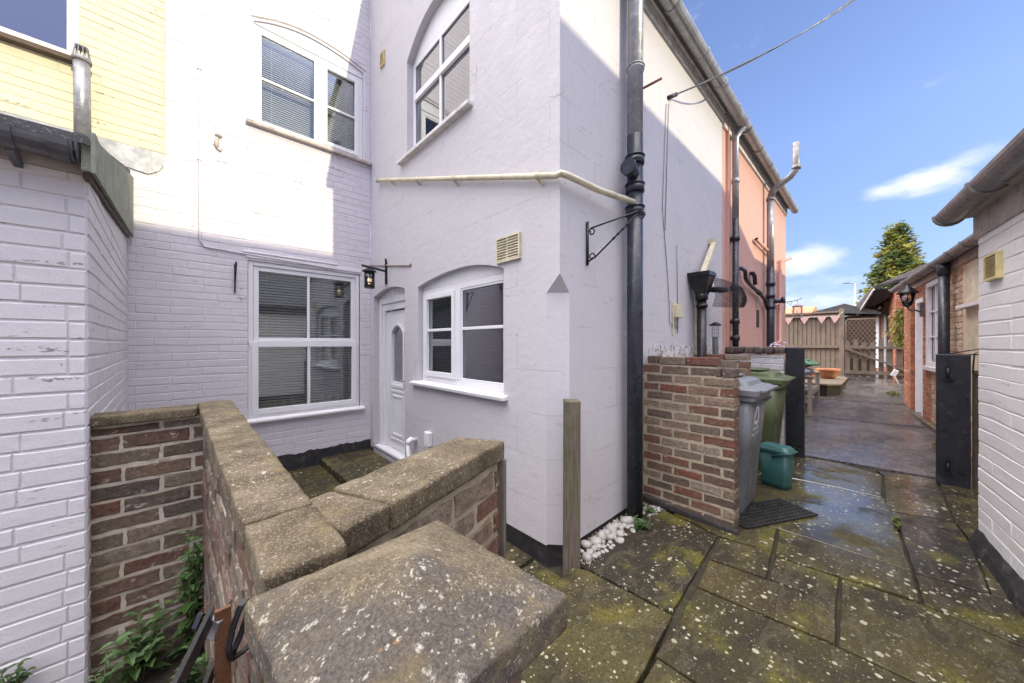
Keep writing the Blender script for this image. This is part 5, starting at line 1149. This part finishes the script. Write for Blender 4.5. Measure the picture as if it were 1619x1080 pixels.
m = MB(); m.loft([[RN(a, 2.28, .12), RN(a, 4.6, -2.9), RN(a, 2.28, -3.5), RN(a, 2.24, -3.4)] for a in (-.02, 6)]); m.build('roof', 'slate', wo_)
m = MB(); a0_, zz0 = RN.hit(1588, 403); a1_, zz1 = RN.hit(1567, 440)
vv = louvre(RN, min(a0_, a1_), max(a0_, a1_), 1.77, 1.93, 9, 'yvent', wo_, depth=.03, cols=1)
# brick outbuilding beyond
q0 = Vector((3.95, -1.062)); q1 = Vector((10.05, -.428)); RB = Pl(tuple(q0), tuple(q1 - q0), (-(q1 - q0).y, (q1 - q0).x)); LB = (q1 - q0).length
def ra(X): return (X - q0.x) / RB.a.x
bo = thing('brick_outbuilding', (10.05, -.428, 0), 'long flaking brick outbuilding with white door post and sash window', 'outbuilding')
wn = (ra(7.55), ra(8.66), 1.0, 2.34); dn = (ra(8.93), ra(9.42), .0, 2.15)
m = MB(); wall_strips(m, RB, 0, LB, -.05, 2.42, .24, [wn, dn]); m.k = 1
bricks(m, RB, 0, ra(8.4), .0, 2.40, [wn], .006, jit=.004, cham=.006, seed=71)
m.k = 2; bricks(m, RB, ra(8.4) + .01, LB, .0, 2.40, [wn, dn], .005, jit=.002, cham=.004, seed=72)
m.pbox(RB, ra(9.50), LB, 0, 2.3, .0, .05); bricks(m, Pl(tuple(RB(0, 0, .05).xy), tuple(RB.a.xy), tuple(RB.n.xy)), ra(9.50), LB, .0, 2.3, (), .005, jit=.002, seed=73)
eb = Pl(tuple(RB(ra(9.5), 0, .055).xy), tuple(-RB.n.xy), tuple(-RB.a.xy)); bricks(m, eb, 0, .06, .0, 2.3, (), .004, seed=74)
m.loft([[RB(.02, zz, -.25), RB(LB - .02, zz, -.25), RB(LB - .02, zz, -3.3), RB(.02, zz, -3.3)] for zz in (0, 2.4)])
m.build('wall', ['mortar', 'brickp', 'brickg'], bo)
m = MB(); m.pbox(RB, ra(5.9), ra(6.85), 1.80, 1.84, 0, .09); m.pbox(RB, ra(4.2), ra(6.25), .02, 1.80, 0, .016); m.build('painted_patch', 'annex', bo)
m = MB(); m.pbox(RB, ra(6.35), ra(6.95), .6, 2.34, .0, .011); m.build('cream_patch', MT['yellow'] if False else 'cream', bo)
m = MB(); m.pbox(RB, 0, LB + .1, 2.36, 2.52, .0, .03); m.build('fascia', 'fascia', bo)
m = MB(); frame(m, RB, wn[0], wn[1], wn[2] + .02, wn[3], .07, -.09, .02); m.pbox(RB, wn[0] - .03, wn[1] + .03, .96, 1.02, -.05, .06)
for f in (1 / 3, 2 / 3): m.pbox(RB, wn[0] + .07, wn[1] - .07, 1.09 + 1.18 * f - .012, 1.09 + 1.18 * f + .012, -.06, -.01); 
for f in (1 / 3, 2 / 3): m.pbox(RB, wn[0] + .07 + 1.0 * f - .012, wn[0] + .07 + 1.0 * f + .012, 1.09, 2.27, -.06, -.012)
win = m.build('window', 'whitep', bo, bevel=.003)
panes(RB, [(wn[0] + .07, wn[1] - .07, 1.09, 2.27)], -.04, win)
m = MB(); m.pbox(RB, wn[0] + .08, wn[1] - .08, 1.06, 2.3, -.2, -.19); m.build('curtain', 'blind', win)
m = MB(); m.pbox(RB, dn[0], dn[0] + .06, .0, 2.15, -.13, .01); m.pbox(RB, dn[1] - .07, dn[1], .0, 2.15, -.13, .012); m.pbox(RB, dn[0] + .06, dn[1] - .07, 2.08, 2.15, -.13, .01); m.pbox(RB, dn[0] + .06, dn[1] - .07, .05, 2.08, -.12, -.08); 
dd = m.build('door', 'whitep', bo, bevel=.004)
m = MB(); m.pbox(RB, ra(7.6), dn[1] + .02, .0, .16, .013, .09); m.build('step', 'coping', bo, bevel=.01)
m = MB(); gA, gB = RB(.6, 2.50, .13), RB(ra(10.62), 2.50, .10); half_gutter(m, gA, gB, .07, RB.n, 12)
for X in (6.2, 6.75, 7.6, 8.4, 9.3, 10.5): joint(m, RB(ra(X), 2.50, .125), RB.a, .07, RB.n, .035)
m.build('gutter', 'gutterg', bo)
m = MB(); dpx = RB(ra(7.27), 0, .10); m.tube([(dpx.x, dpx.y, 2.44), (dpx.x, dpx.y, .1)], .052, 16); m.tube([(dpx.x, dpx.y, 2.46), (dpx.x, dpx.y, 2.28)], .060, 16); m.build('downpipe', 'navy', bo)
m = MB(); m.loft([[RB(a, 2.47, .06), RB(a, 4.25, -2.4), RB(a, 2.47, -4.8), RB(a, 2.42, -4.7)] for a in (.1, ra(10.7))]); m.build('roof', 'dtile', bo)
lt = thing('wall_lantern', tuple(RB(ra(8.8), 2.0, 0)), 'large black coach lantern on the brick outbuilding wall', 'lantern')
cL = RB(ra(8.62), 2.12, .22); m = MB()
m.bar(RB(ra(8.84), 1.82, .03), RB(ra(8.84), 2.06, .03), .05, .03); m.tube([RB(ra(8.84), 1.90, .04), RB(ra(8.74), 1.93, .12), RB(ra(8.63), 1.93, .20), cL + Vector((0, 0, -.14))], .014, 8); m.build('bracket', 'gutterg', lt)
m = MB(); m.lathe(cL, [(.028, -.14), (.05, -.12), (.055, -.10)], 6); m.lathe(cL, [(.135, .075), (.14, .09), (.10, .13), (.05, .18), (.02, .20), (.018, .22), (.006, .26), (.001, .28)], 6)
for k in range(6): a = k * math.tau / 6; m.bar(cL + Vector((.055 * math.cos(a), .055 * math.sin(a), -.10)), cL + Vector((.10 * math.cos(a), .10 * math.sin(a), .08)), .010)
m.build('lantern_cage', 'blackm', lt); m = MB(); m.lathe(cL, [(.05, -.10), (.095, .08)], 6); m.build('lantern_glass', 'glass', lt); m = MB(); m.lathe(cL, [(.03, -.10), (.03, .0)], 8); m.build('bulb_holder', 'gutterg', lt)

# neighbouring house across the lane (its roof throws the shade on the walls)
nh = thing('neighbour_house', (2, -6, 0), 'brick house with a hipped roof across the lane behind the outbuildings', 'house')
m = MB(); m.box(-5, 6.4, -8.6, -3.9, 0, 4.2); m.build('wall', 'brickp', nh)
m = MB(); e = [(-5.2, -3.7, 4.2), (7.2, -3.7, 4.2), (7.2, -8.8, 4.2), (-5.2, -8.8, 4.2)]; rg = [(-4, -6, 5.86), (6.15, -6, 5.86), (8.2, -6, 5.1)]
i = [m.vert(p) for p in e + rg]; m.face((i[0], i[1], i[6], i[5], i[4])); m.face((i[1], i[2], i[6])); m.face((i[2], i[3], i[4], i[5], i[6])); m.face((i[3], i[0], i[4])); m.face((i[0], i[3], i[2], i[1])); m.build('roof', 'tile', nh, recalc=True)

# ------------------------------------------------------------------ end of the lane
fe = thing('fence', (13, 1.2, .5), 'brown feather edge timber fence across the end of the lane', 'fence'); m = MB(); y = .68; k = 0
while y < 3.4:
    m.hexa([(13.0, y, .5), (13.02, y + .115, .5), (13.035, y + .115, .5), (13.03, y, .5), (13.0, y, 2.22), (13.02, y + .115, 2.22), (13.035, y + .115, 2.22), (13.03, y, 2.22)]); y += .1
m.build('boards', 'fence', fe)
m = MB(); m.box(12.95, 12.998, .66, 3.4, 1.25, 1.33); m.box(12.94, 12.998, .66, 3.4, 2.12, 2.17); m.box(12.94, 13.05, .66, 3.4, 2.225, 2.27); m.build('rail', 'fence', fe, bevel=.004)
for y in (.585, 2.4): m = MB(); m.box(12.9, 13.0, y, y + .1, .45, 2.33); m.build('fence_post', 'fence', fe, bevel=.006)
bu = thing('bunting', (12.88, 1.3, 2.1), 'string of faded pink triangular flags across the timber fence', 'bunting'); st = MB()
fl = [(1.78, 2.0), (1.42, 2.06), (1.03, 2.10), (.72, 2.16)]; st.tube([(12.88, 1.95, 2.05)] + [(12.88, y_, 2.13 + .0 * z_) for y_, z_ in fl] + [(12.88, .6, 2.24)], .005, 5); st.build('string', 'whitep', bu)
for y_ in (1.76, 1.40, 1.03, .76):
    m = MB(); m.prism([(12.86, y_ - .11, 2.14), (12.86, y_ + .11, 2.14), (12.86, y_ + .01, 1.93)], (.004, 0, 0)); m.build('flag', 'pink_flag', bu)
ga_ = thing('picket_gate', (12.4, 0, .45), 'weathered wooden picket gate with diagonal brace closing the lane', 'gate')
m = MB(); y = .50; k = 0
while y > -.62:
    h = 1.40 + .05 * math.sin(k * 1.9); m.loft([[(12.42, y - .045, .50), (12.44, y - .045, .50), (12.44, y + .045, .50), (12.42, y + .045, .50)], [(12.42, y - .045, h), (12.44, y - .045, h), (12.44, y + .045, h), (12.42, y + .045, h)], [(12.42, y - .02, h + .05), (12.44, y - .02, h + .05), (12.44, y + .02, h + .05), (12.42, y + .02, h + .05)]]); y -= .148; k += 1
m.build('pickets', 'gatew', ga_)
m = MB(); m.box(12.37, 12.418, -.62, .55, 1.24, 1.31); m.box(12.37, 12.418, -.62, .55, .60, .68); m.build('rail', 'gatew', ga_, bevel=.004)
m = MB(); m.bar((12.36, .52, 1.25), (12.36, -.60, .68), .045, .09, up=(1, 0, 0)); m.build('brace', 'gatew', ga_)
m = MB(); m.box(12.35, 12.45, -.72, -.62, .4, 1.45); m.build('gate_post', 'gatew', ga_)
# brick building past the gate
fb = thing('brick_cottage', (14, -.3, .5), 'orange brick cottage with low dark tiled roof beyond the picket gate', 'cottage')
c0, c1 = Vector((12.9, -.50)), Vector((18.5, .30)); CB = Pl(tuple(c0), tuple(c1 - c0), (-(c1 - c0).y, (c1 - c0).x)); LC = (c1 - c0).length
m = MB(); m.loft([[CB(0, zz, -.01), CB(LC, zz, -.01), CB(LC, zz, -4), CB(0, zz, -4)] for zz in (.4, 2.72)]); m.k = 1
bricks(m, CB, 0, LC, .45, 2.70, (), .004, seed=81); m.pbox(CB, .05, .75, .45, 2.75, 0, .16); eb2 = Pl(tuple(CB(.04, 0, .16).xy), tuple(-CB.n.xy), tuple(-CB.a.xy)); bricks(m, eb2, 0, .7, .45, 2.75, (), .004, seed=82)
bricks(m, Pl(tuple(CB(0, 0, .16).xy), tuple(CB.a.xy), tuple(CB.n.xy)), .05, .75, .45, 2.75, (), .004, seed=83); m.build('wall', ['mortarg', 'brickg'], fb)
m = MB(); pA = onX(1380, 462, 13.2); pB = onX(1360, 498, 13.6); pC = onX(1430, 446, 13.0)
top = [Vector((12.9, -.9, 3.05)), Vector((12.9, .02, 2.80)), Vector((13.6, .34, 2.20)), Vector((19, .9, 2.2)), Vector((19, .2, 3.3)), Vector((13.2, -.9, 3.3))]
for tri in ((0, 1, 5), (1, 4, 5), (1, 2, 4), (2, 3, 4)):
    m.prism([top[k] for k in tri], (0, 0, .07))
m.build('roof', 'dtile', fb)
m = MB(); m.bar(Vector((12.88, .03, 2.78)), Vector((13.55, .35, 2.17)), .03, .05); m.build('bargeboard', 'fascia', fb)
m = MB(); m.prism([(12.92, .0, 2.72), (13.6, .33, 2.14), (19, .9, 2.14), (19, -.3, 2.14), (12.92, -.9, 2.72)][:0] or [(12.95, .0, 2.76), (13.6, .32, 2.17), (16, .3, 2.17), (13.0, -.5, 2.76)], (0, 0, .03)); m.build('soffit', 'board', fb)
m = MB(); m.pbox(CB, 1.6, 1.95, .7, 2.3, .01, .06); m.pbox(CB, 2.7, 3.6, .6, 2.3, .01, .06); m.build('door', 'whitep', fb, bevel=.01)
m = MB(); a = .6; m.tube([CB(.02, 2.7, -.02), CB(-.03, 2.6, .02), CB(-.06, 2.4, .0), CB(-.06, .5, .0)], .04, 10); m.build('downpipe', 'navy', fb)
m = MB(); m.pbox(CB, 1.15, 1.35, 2.05, 2.35, .0, .12); m.build('meter_box', 'cream', fb, bevel=.01)
fl_ = thing('wall_lantern', tuple(CB(.9, 2.3, .2)), 'small brass and black lantern under the cottage eaves beyond the gate', 'lantern'); cl = CB(.7, 2.35, .33)
m = MB(); m.lathe(cl, [(.09, .02), (.10, .04), (.04, .09), (.0, .10)], 6); m.lathe(cl, [(.03, -.2), (.04, -.1), (.05, -.09)], 6); m.tube([cl + Vector((0, 0, -.1)), CB(.75, 2.12, .16)], .012, 6); m.build('lantern_cage', 'blackm', fl_)
m = MB(); m.lathe(cl, [(.05, -.09), (.085, .02)], 6); m.build('lantern_glass', 'glass', fl_); m = MB(); m.rock(cl + Vector((0, .02, .12)), (.035, .035, .04), 3); m.build('finial', 'brass', fl_)
tr = thing('trellis', (13.3, .3, 1.0), 'diamond lattice trellis panel behind the picket gate', 'trellis'); m = MB()
for k in range(-9, 16):
    y0_ = -.1 + k * .085
    for s_ in (1, -1):
        z0_, z1_ = .95, 2.03; a_, b_ = (y0_, y0_ + s_ * (z1_ - z0_) * .6); pts = []
        def clip(t): return (a_ + (b_ - a_) * t, z0_ + (z1_ - z0_) * t)
        tt = [t / 40 for t in range(41) if -.02 <= clip(t / 40)[0] <= .55]
        if len(tt) > 1: p_, q_ = clip(tt[0]), clip(tt[-1]); m.bar((13.35 + .008 * s_, p_[0], p_[1]), (13.35 + .008 * s_, q_[0], q_[1]), .008, .016)
m.build('lattice', 'fence', tr); m = MB(); m.box(13.33, 13.37, -.05, .58, 2.03, 2.07); m.box(13.33, 13.37, .55, .59, .5, 2.07); m.build('trellis_frame', 'fence', tr)
m = MB(); m.box(13.6, 14.6, .0, 1.2, .5, 2.15); m.hexa([(13.4, -.1, 2.16), (14.8, -.1, 2.16), (14.8, 1.3, 2.3), (13.4, 1.3, 2.3), (13.4, -.1, 2.22), (14.8, -.1, 2.22), (14.8, .6, 2.50), (13.4, .6, 2.50)]); 
sh = thing('garden_shed', (14, .6, .5), 'dark garden shed with a low felt roof behind the trellis', 'shed'); m2 = MB(); m2.v, m2.f, m2.mi, m2.sm = m.v[:8], m.f[:6], m.mi[:6], m.sm[:6]; m2.build('walls', 'bark', sh); m3 = MB(); m3.v = m.v[8:]; m3.f = [tuple(i - 8 for i in f) for f in m.f[6:]]; m3.mi = m.mi[6:]; m3.sm = m.sm[6:]; m3.build('roof', 'slate', sh)
# climber by the pillar
cb_ = thing('climbing_plant', (10.3, -.25, .4), 'yellow green feathery climber hanging beside the outbuilding brick pillar', 'climber'); m = MB(); rnd = random.Random(5)
for k in range(420):
    t = rnd.random(); p_ = Vector((10.40 + rnd.uniform(-.15, .25), -.37 + rnd.gauss(.03, .06) * (1.2 - abs(t - .45)), 1.35 + t * .75)); leafmesh(m, p_, (rnd.uniform(-.5, .2), rnd.uniform(-.2, 1), rnd.uniform(-1.4, -.1)), (0, 0, 1), .10, .028)
m.build('leaves', 'leafy', cb_, recalc=False); m = MB(); m.tube([(10.5, -.52, .15), (10.5, -.5, 1.4), (10.42, -.4, 2.1)], .015, 6); m.build('stem', 'stem', cb_)
# deck, pots, bench
dk = thing('planter_deck', (11.5, 1, .2), 'low dark sided timber deck platform in front of the fence', 'deck'); m = MB()
m.prism([(10.0, 1.38, .14), (10.02, .72, .14), (10.28, .53, .14), (12.8, .51, .14), (12.8, 1.38, .14)], (0, 0, .33)); m.build('frame', 'darkwood', dk)
m = MB(); m.prism([(9.98, 1.38, .472), (9.99, .71, .472), (10.26, .51, .472), (12.8, .49, .472), (12.8, 1.38, .472)], (0, 0, .03)); m.build('deck_boards', 'deck', dk)
pp = thing('terracotta_bowl', (11.6, .82, .502), 'wide terracotta planting bowl nearest the fence post on the deck', 'bowl', 'terracotta bowls on the deck'); m = MB(); m.lathe((11.6, .82, .502), [(.12, 0), (.19, .10), (.215, .19), (.235, .20), (.235, .25), (.21, .25), (.20, .18), (.1, .15), (.001, .15)], 24); m.build('bowl', 'terra', pp)
dup(pp, (11.1, 1.15, .502), 0, 'smaller terracotta planting bowl half hidden behind the bench arm', .85)
be = thing('garden_bench', (8.7, 1.0, .1), 'grey weathered wooden garden bench beyond the black gateway board', 'bench'); m = MB()
m.bar((8.2, .82, .46), (9.4, .82, .46), .05, .07)
for k in range(5): m2 = None
for k in range(6): m.box(8.18, 9.42, .80 + k * .075, .86 + k * .075, .50, .52)
m.build('seat', 'bench', be)
for xx in (8.2, 9.4):
    for yy, hh in ((.82, .76), (1.28, 1.02)): m = MB(); m.box(xx - .03, xx + .03, yy - .03, yy + .03, .09, hh); m.build('leg', 'bench', be, bevel=.004)
    m = MB(); m.box(xx - .045, xx + .045, .76, 1.30, .76, .79); m.build('armrest', 'bench', be, bevel=.006); m = MB(); m.box(xx - .02, xx + .02, .84, 1.26, .30, .35); m.build('stretcher', 'bench', be)
m = MB(); m.box(8.2, 9.4, 1.27, 1.31, .95, 1.03)
for k in range(10): m.box(8.27 + k * .12, 8.33 + k * .12, 1.28, 1.30, .55, .95)
m.build('backrest', 'bench', be)
bg_ = thing('bag', (8.5, .95, .8), 'green cloth folded on top of a grey blue bag on the bench arm', 'bag'); m = MB(); m.rock((8.6, 1.0, .86), (.26, .2, .09), 3, .4, 3); m.build('bag_body', 'bag', bg_); m = MB(); m.rock((8.6, .98, .99), (.30, .22, .06), 7, .5, 3); m.rock((8.7, 1.0, 1.04), (.2, .15, .05), 9, .5, 3); m.build('folded_cloth', 'tarp', bg_)
# hanging lantern at end of the pink house
hl = thing('hanging_lantern', (9.83, 1.25, 2.1), 'square metal lantern hanging from a scroll bracket at the pink house corner', 'lantern'); m = MB()
m.tube([(9.7, 1.40, 2.12), (9.7, 1.40, 2.36)], .008, 6); m.tube([(9.7, 1.40, 2.30), (9.68, 1.2, 2.32), (9.66, 1.10, 2.36)], .007, 6); m.tube([(9.66, 1.17, 2.32), (9.66, 1.17, 2.26)], .004, 5)
pts = [(9.68, 1.30 + .05 * math.cos(k * .6) * (1 - k / 16), 2.27 + .05 * math.sin(k * .6) * (1 - k / 16)) for k in range(13)]; m.tube(pts, .005, 5); m.build('bracket', 'blackm', hl)
hc = Vector((9.66, 1.17, 2.07)); m = MB(); m.lathe(hc, [(.03, .17), (.10, .125), (.11, .12)], 4)
for sx_ in (-1, 1):
    for sy_ in (-1, 1): m.bar(hc + Vector((.07 * sx_, .07 * sy_, -.13)), hc + Vector((.07 * sx_, .07 * sy_, .12)), .014)
for z in (-.13, .11): m.box(hc.x - .08, hc.x + .08, hc.y - .08, hc.y + .08, hc.z + z, hc.z + z + .02)
m.bar(hc + Vector((-.075, .07, -.1)), hc + Vector((-.075, -.07, .1)), .006); m.bar(hc + Vector((-.075, -.07, -.1)), hc + Vector((-.075, .07, .1)), .006); m.build('lantern_cage', 'fascia', hl)
m = MB(); m.box(hc.x - .06, hc.x + .06, hc.y - .06, hc.y + .06, hc.z - .11, hc.z + .11); m.build('lantern_glass', 'glass', hl)
# small white flowers on the low wall
ff = thing('flower_pot', (6.9, 1.2, 1.2), 'small pale lilac flowers in a pot behind the low white wall', 'flowers'); m = MB(); m.lathe((7.0, 1.15, 1.13), [(.05, 0), (.08, .12), (.075, .12)], 12); m.build('pot', 'terra', ff); m = MB(); rnd = random.Random(3)
for k in range(12): m.rock((7.0 + rnd.gauss(0, .06), 1.13 + rnd.gauss(0, .05), 1.36 + rnd.gauss(0, .03)), (.025, .025, .018), k, .2, 1)
m.build('petals', plain('lilac_petals', (.62, .55, .68), .6), ff)
m = MB(); m.tube([(7, 1.15, 0.05), (7, 1.15, 1.14)], .06, 10); m.build('stand', 'bench', ff)
# solar light, moss, stone, dead leaves
sl_ = thing('garden_spotlight', (11.9, -.28, .4), 'small white garden spotlight on a leaning stake at foot of the gate', 'garden light'); m = MB(); m.tube([(11.85, -.38, .38), (11.9, -.30, .62)], .012, 8); m.build('stake', 'fascia', sl_); m = MB(); m.bar((11.9, -.27, .62), (11.9, -.33, .76), .06, .09); m.build('lamp_head', 'upvc', sl_, bevel=.01)
def clump(loc, sx_, sy_, label, seed, mat='moss', n=160):
    rnd = random.Random(seed); m = MB(); loc = Vector(loc)
    for k in range(n): a = rnd.uniform(0, math.tau); r = math.sqrt(rnd.random()); p_ = loc + Vector((math.cos(a) * r * sx_, math.sin(a) * r * sy_, (1 - r) * .05)); leafmesh(m, p_, (rnd.uniform(-1, 1), rnd.uniform(-1, 1), rnd.uniform(.2, 1)), (0, 0, 1), .035, .018)
    return tag(m.build('moss_clump', mat, recalc=False), label, 'moss')
clump((6.9, -.60, .06), .22, .10, 'green moss clump at foot of the brick outbuilding wall', 1)
clump((10.8, -.25, .30), .5, .10, 'yellowish moss strip beside the path near the picket gate', 2, 'moss', 240)
clump((3.9, -.11, .0), .12, .012, 'green moss sprig in the joint between two flagstones', 3, 'moss', 60)
m = MB(); m.rock((4.35, -.60, .03), (.10, .07, .05), 12, .5, 3); tag(m.build('loose_stone', 'coping'), 'loose buff stone beside the base of the right gateway board', 'stone')
rnd = random.Random(14); DL = []
for k in range(12):
    x, y = (rnd.uniform(1.48, 1.72), rnd.uniform(1.16, 1.28)) if k < 7 else (rnd.uniform(1.3, 1.65), rnd.uniform(4.2, 4.5)); m = MB(); an = rnd.uniform(0, 6); z = -.088 if k < 7 else .012
    leafmesh(m, (0, 0, 0), (math.cos(an), math.sin(an), .1), (0, 0, 1), rnd.uniform(.03, .055), .03); o = m.build('dead_leaf', 'dleaf', recalc=False); o.location = (x, y, z)
    tag(o, 'curled brown dead leaf lying at the foot of the rendered corner' if k < 7 else 'brown dead leaf lying on the step below the white door', 'dead leaf', 'dead leaves by the corner' if k < 7 else 'dead leaves by the door')
# far things
lp = thing('street_lamp', (27, .55, .5), 'thin grey street lamp standing far beyond the fence', 'street lamp'); d_ = ray(1352, 543); X_ = 27; Y_ = d_.y / d_.x * X_; fd = X_ / d_.x
lp.location = (X_, Y_, .5); zt_ = EYE + (543 - 448) / FPX * fd
m = MB(); m.tube([(X_, Y_, .5), (X_, Y_, zt_)], [.06, .045], 8); m.build('column', 'galv', lp); m = MB(); m.tube([(X_, Y_, zt_), (X_ - .05, Y_ + .2, zt_ + .03)], .03, 6); m.bar((X_ - .05, Y_ + .18, zt_ + .02), (X_ - .15, Y_ + .5, zt_ + .04), .10, .05); m.build('lamp_head', 'galv', lp)
def conifer(base, H, Rr, seed, label):
    rnd = random.Random(seed); t = thing('conifer_tree', base, label, 'tree'); b = Vector(base); m = MB(); m.tube([b, b + Vector((0, 0, H * .97))], [.22, .02], 8)
    cr = MB()
    nl = 54
    for k in range(nl):
        f = k / nl; z = .12 + f * .86; env = Rr * (1 - f) ** .72 * (1 - .25 * (1 - f) ** 4)
        nb = 7 + int(8 * (1 - f))
        for j in range(nb):
            an = rnd.uniform(0, math.tau); ln = env * rnd.uniform(.62, 1.12); droop = -.08 - .10 * rnd.random(); st_ = b + Vector((0, 0, z * H)); dv = Vector((math.cos(an), math.sin(an), droop))
            m.tube([st_, st_ + dv * ln * .9], [.03, .008], 4, cap=False)
            ns = int(5 + ln * 9)
            for q in range(ns):
                r_ = .45 + .55 * (q + rnd.random()) / ns; p_ = st_ + dv * ln * r_ + Vector((rnd.gauss(0, .09), rnd.gauss(0, .09), rnd.gauss(.03, .07)))
                for w_ in range(6):
                    dd_ = Vector((math.cos(an) + rnd.gauss(0, .6), math.sin(an) + rnd.gauss(0, .6), rnd.gauss(.12, .35))).normalized(); L = rnd.uniform(.09, .20); s_ = dd_.cross(Vector((rnd.gauss(0, .3), rnd.gauss(0, .3), 1))).normalized() * L * .20
                    i = [cr.vert(q_) for q_ in (p_ - s_ * .4, p_ + dd_ * L * .5 - s_, p_ + dd_ * L, p_ + dd_ * L * .5 + s_)]; cr.face(i)
    m.build('trunk', 'bark', t); cr.build('crown', 'con', t, recalc=False); return t
d_ = ray(1419, 543); X_ = 20.; conifer((X_, d_.y / d_.x * X_, .5), EYE + (543 - 352) / FPX * (X_ / d_.x) - .5, 1.55, 4, 'tall dense green conifer catching the sun behind the cottage roof')
# orange roofed house and bare shrub far behind fence
oh = thing('distant_house', (24, 4, .5), 'distant house whose orange tiled roof shows above the fence', 'house'); p_ = onX(1252, 487, 24.); m = MB(); m.box(23, 27, p_.y - .9, p_.y + 4, .4, p_.z - .5); m.build('wall', 'brickp', oh); m = MB(); m.hexa([(22.6, p_.y - .9, p_.z - .5), (27.4, p_.y - .9, p_.z - .5), (27.4, p_.y + 4, p_.z - .5), (22.6, p_.y + 4, p_.z - .5), (24.9, p_.y - .9, p_.z + .1), (25.1, p_.y - .9, p_.z + .1), (25.1, p_.y + 4, p_.z + .1), (24.9, p_.y + 4, p_.z + .1)]); m.build('roof', 'orange', oh)
bs = thing('bare_shrub', (16, 2, .5), 'bare twiggy shrub behind the timber fence', 'shrub'); m = MB(); rnd = random.Random(2); b0 = Vector((15.5, 1.75, .5))
m.tube([b0, b0 + Vector((0, 0, 1.2))], .03, 6)
for k in range(46):
    a = rnd.uniform(0, math.tau); p_ = b0 + Vector((0, 0, rnd.uniform(.6, 1.2))); q_ = p_ + Vector((math.cos(a) * rnd.uniform(.1, .45), math.sin(a) * rnd.uniform(.1, .45), rnd.uniform(.4, 1.0))); m.tube([p_, q_], [.008, .003], 4, cap=False)
m.build('twigs', 'bark', bs)
for o in bpy.data.objects:
    if '_org' in o: del o['_org']
print('objects', len(bpy.data.objects))
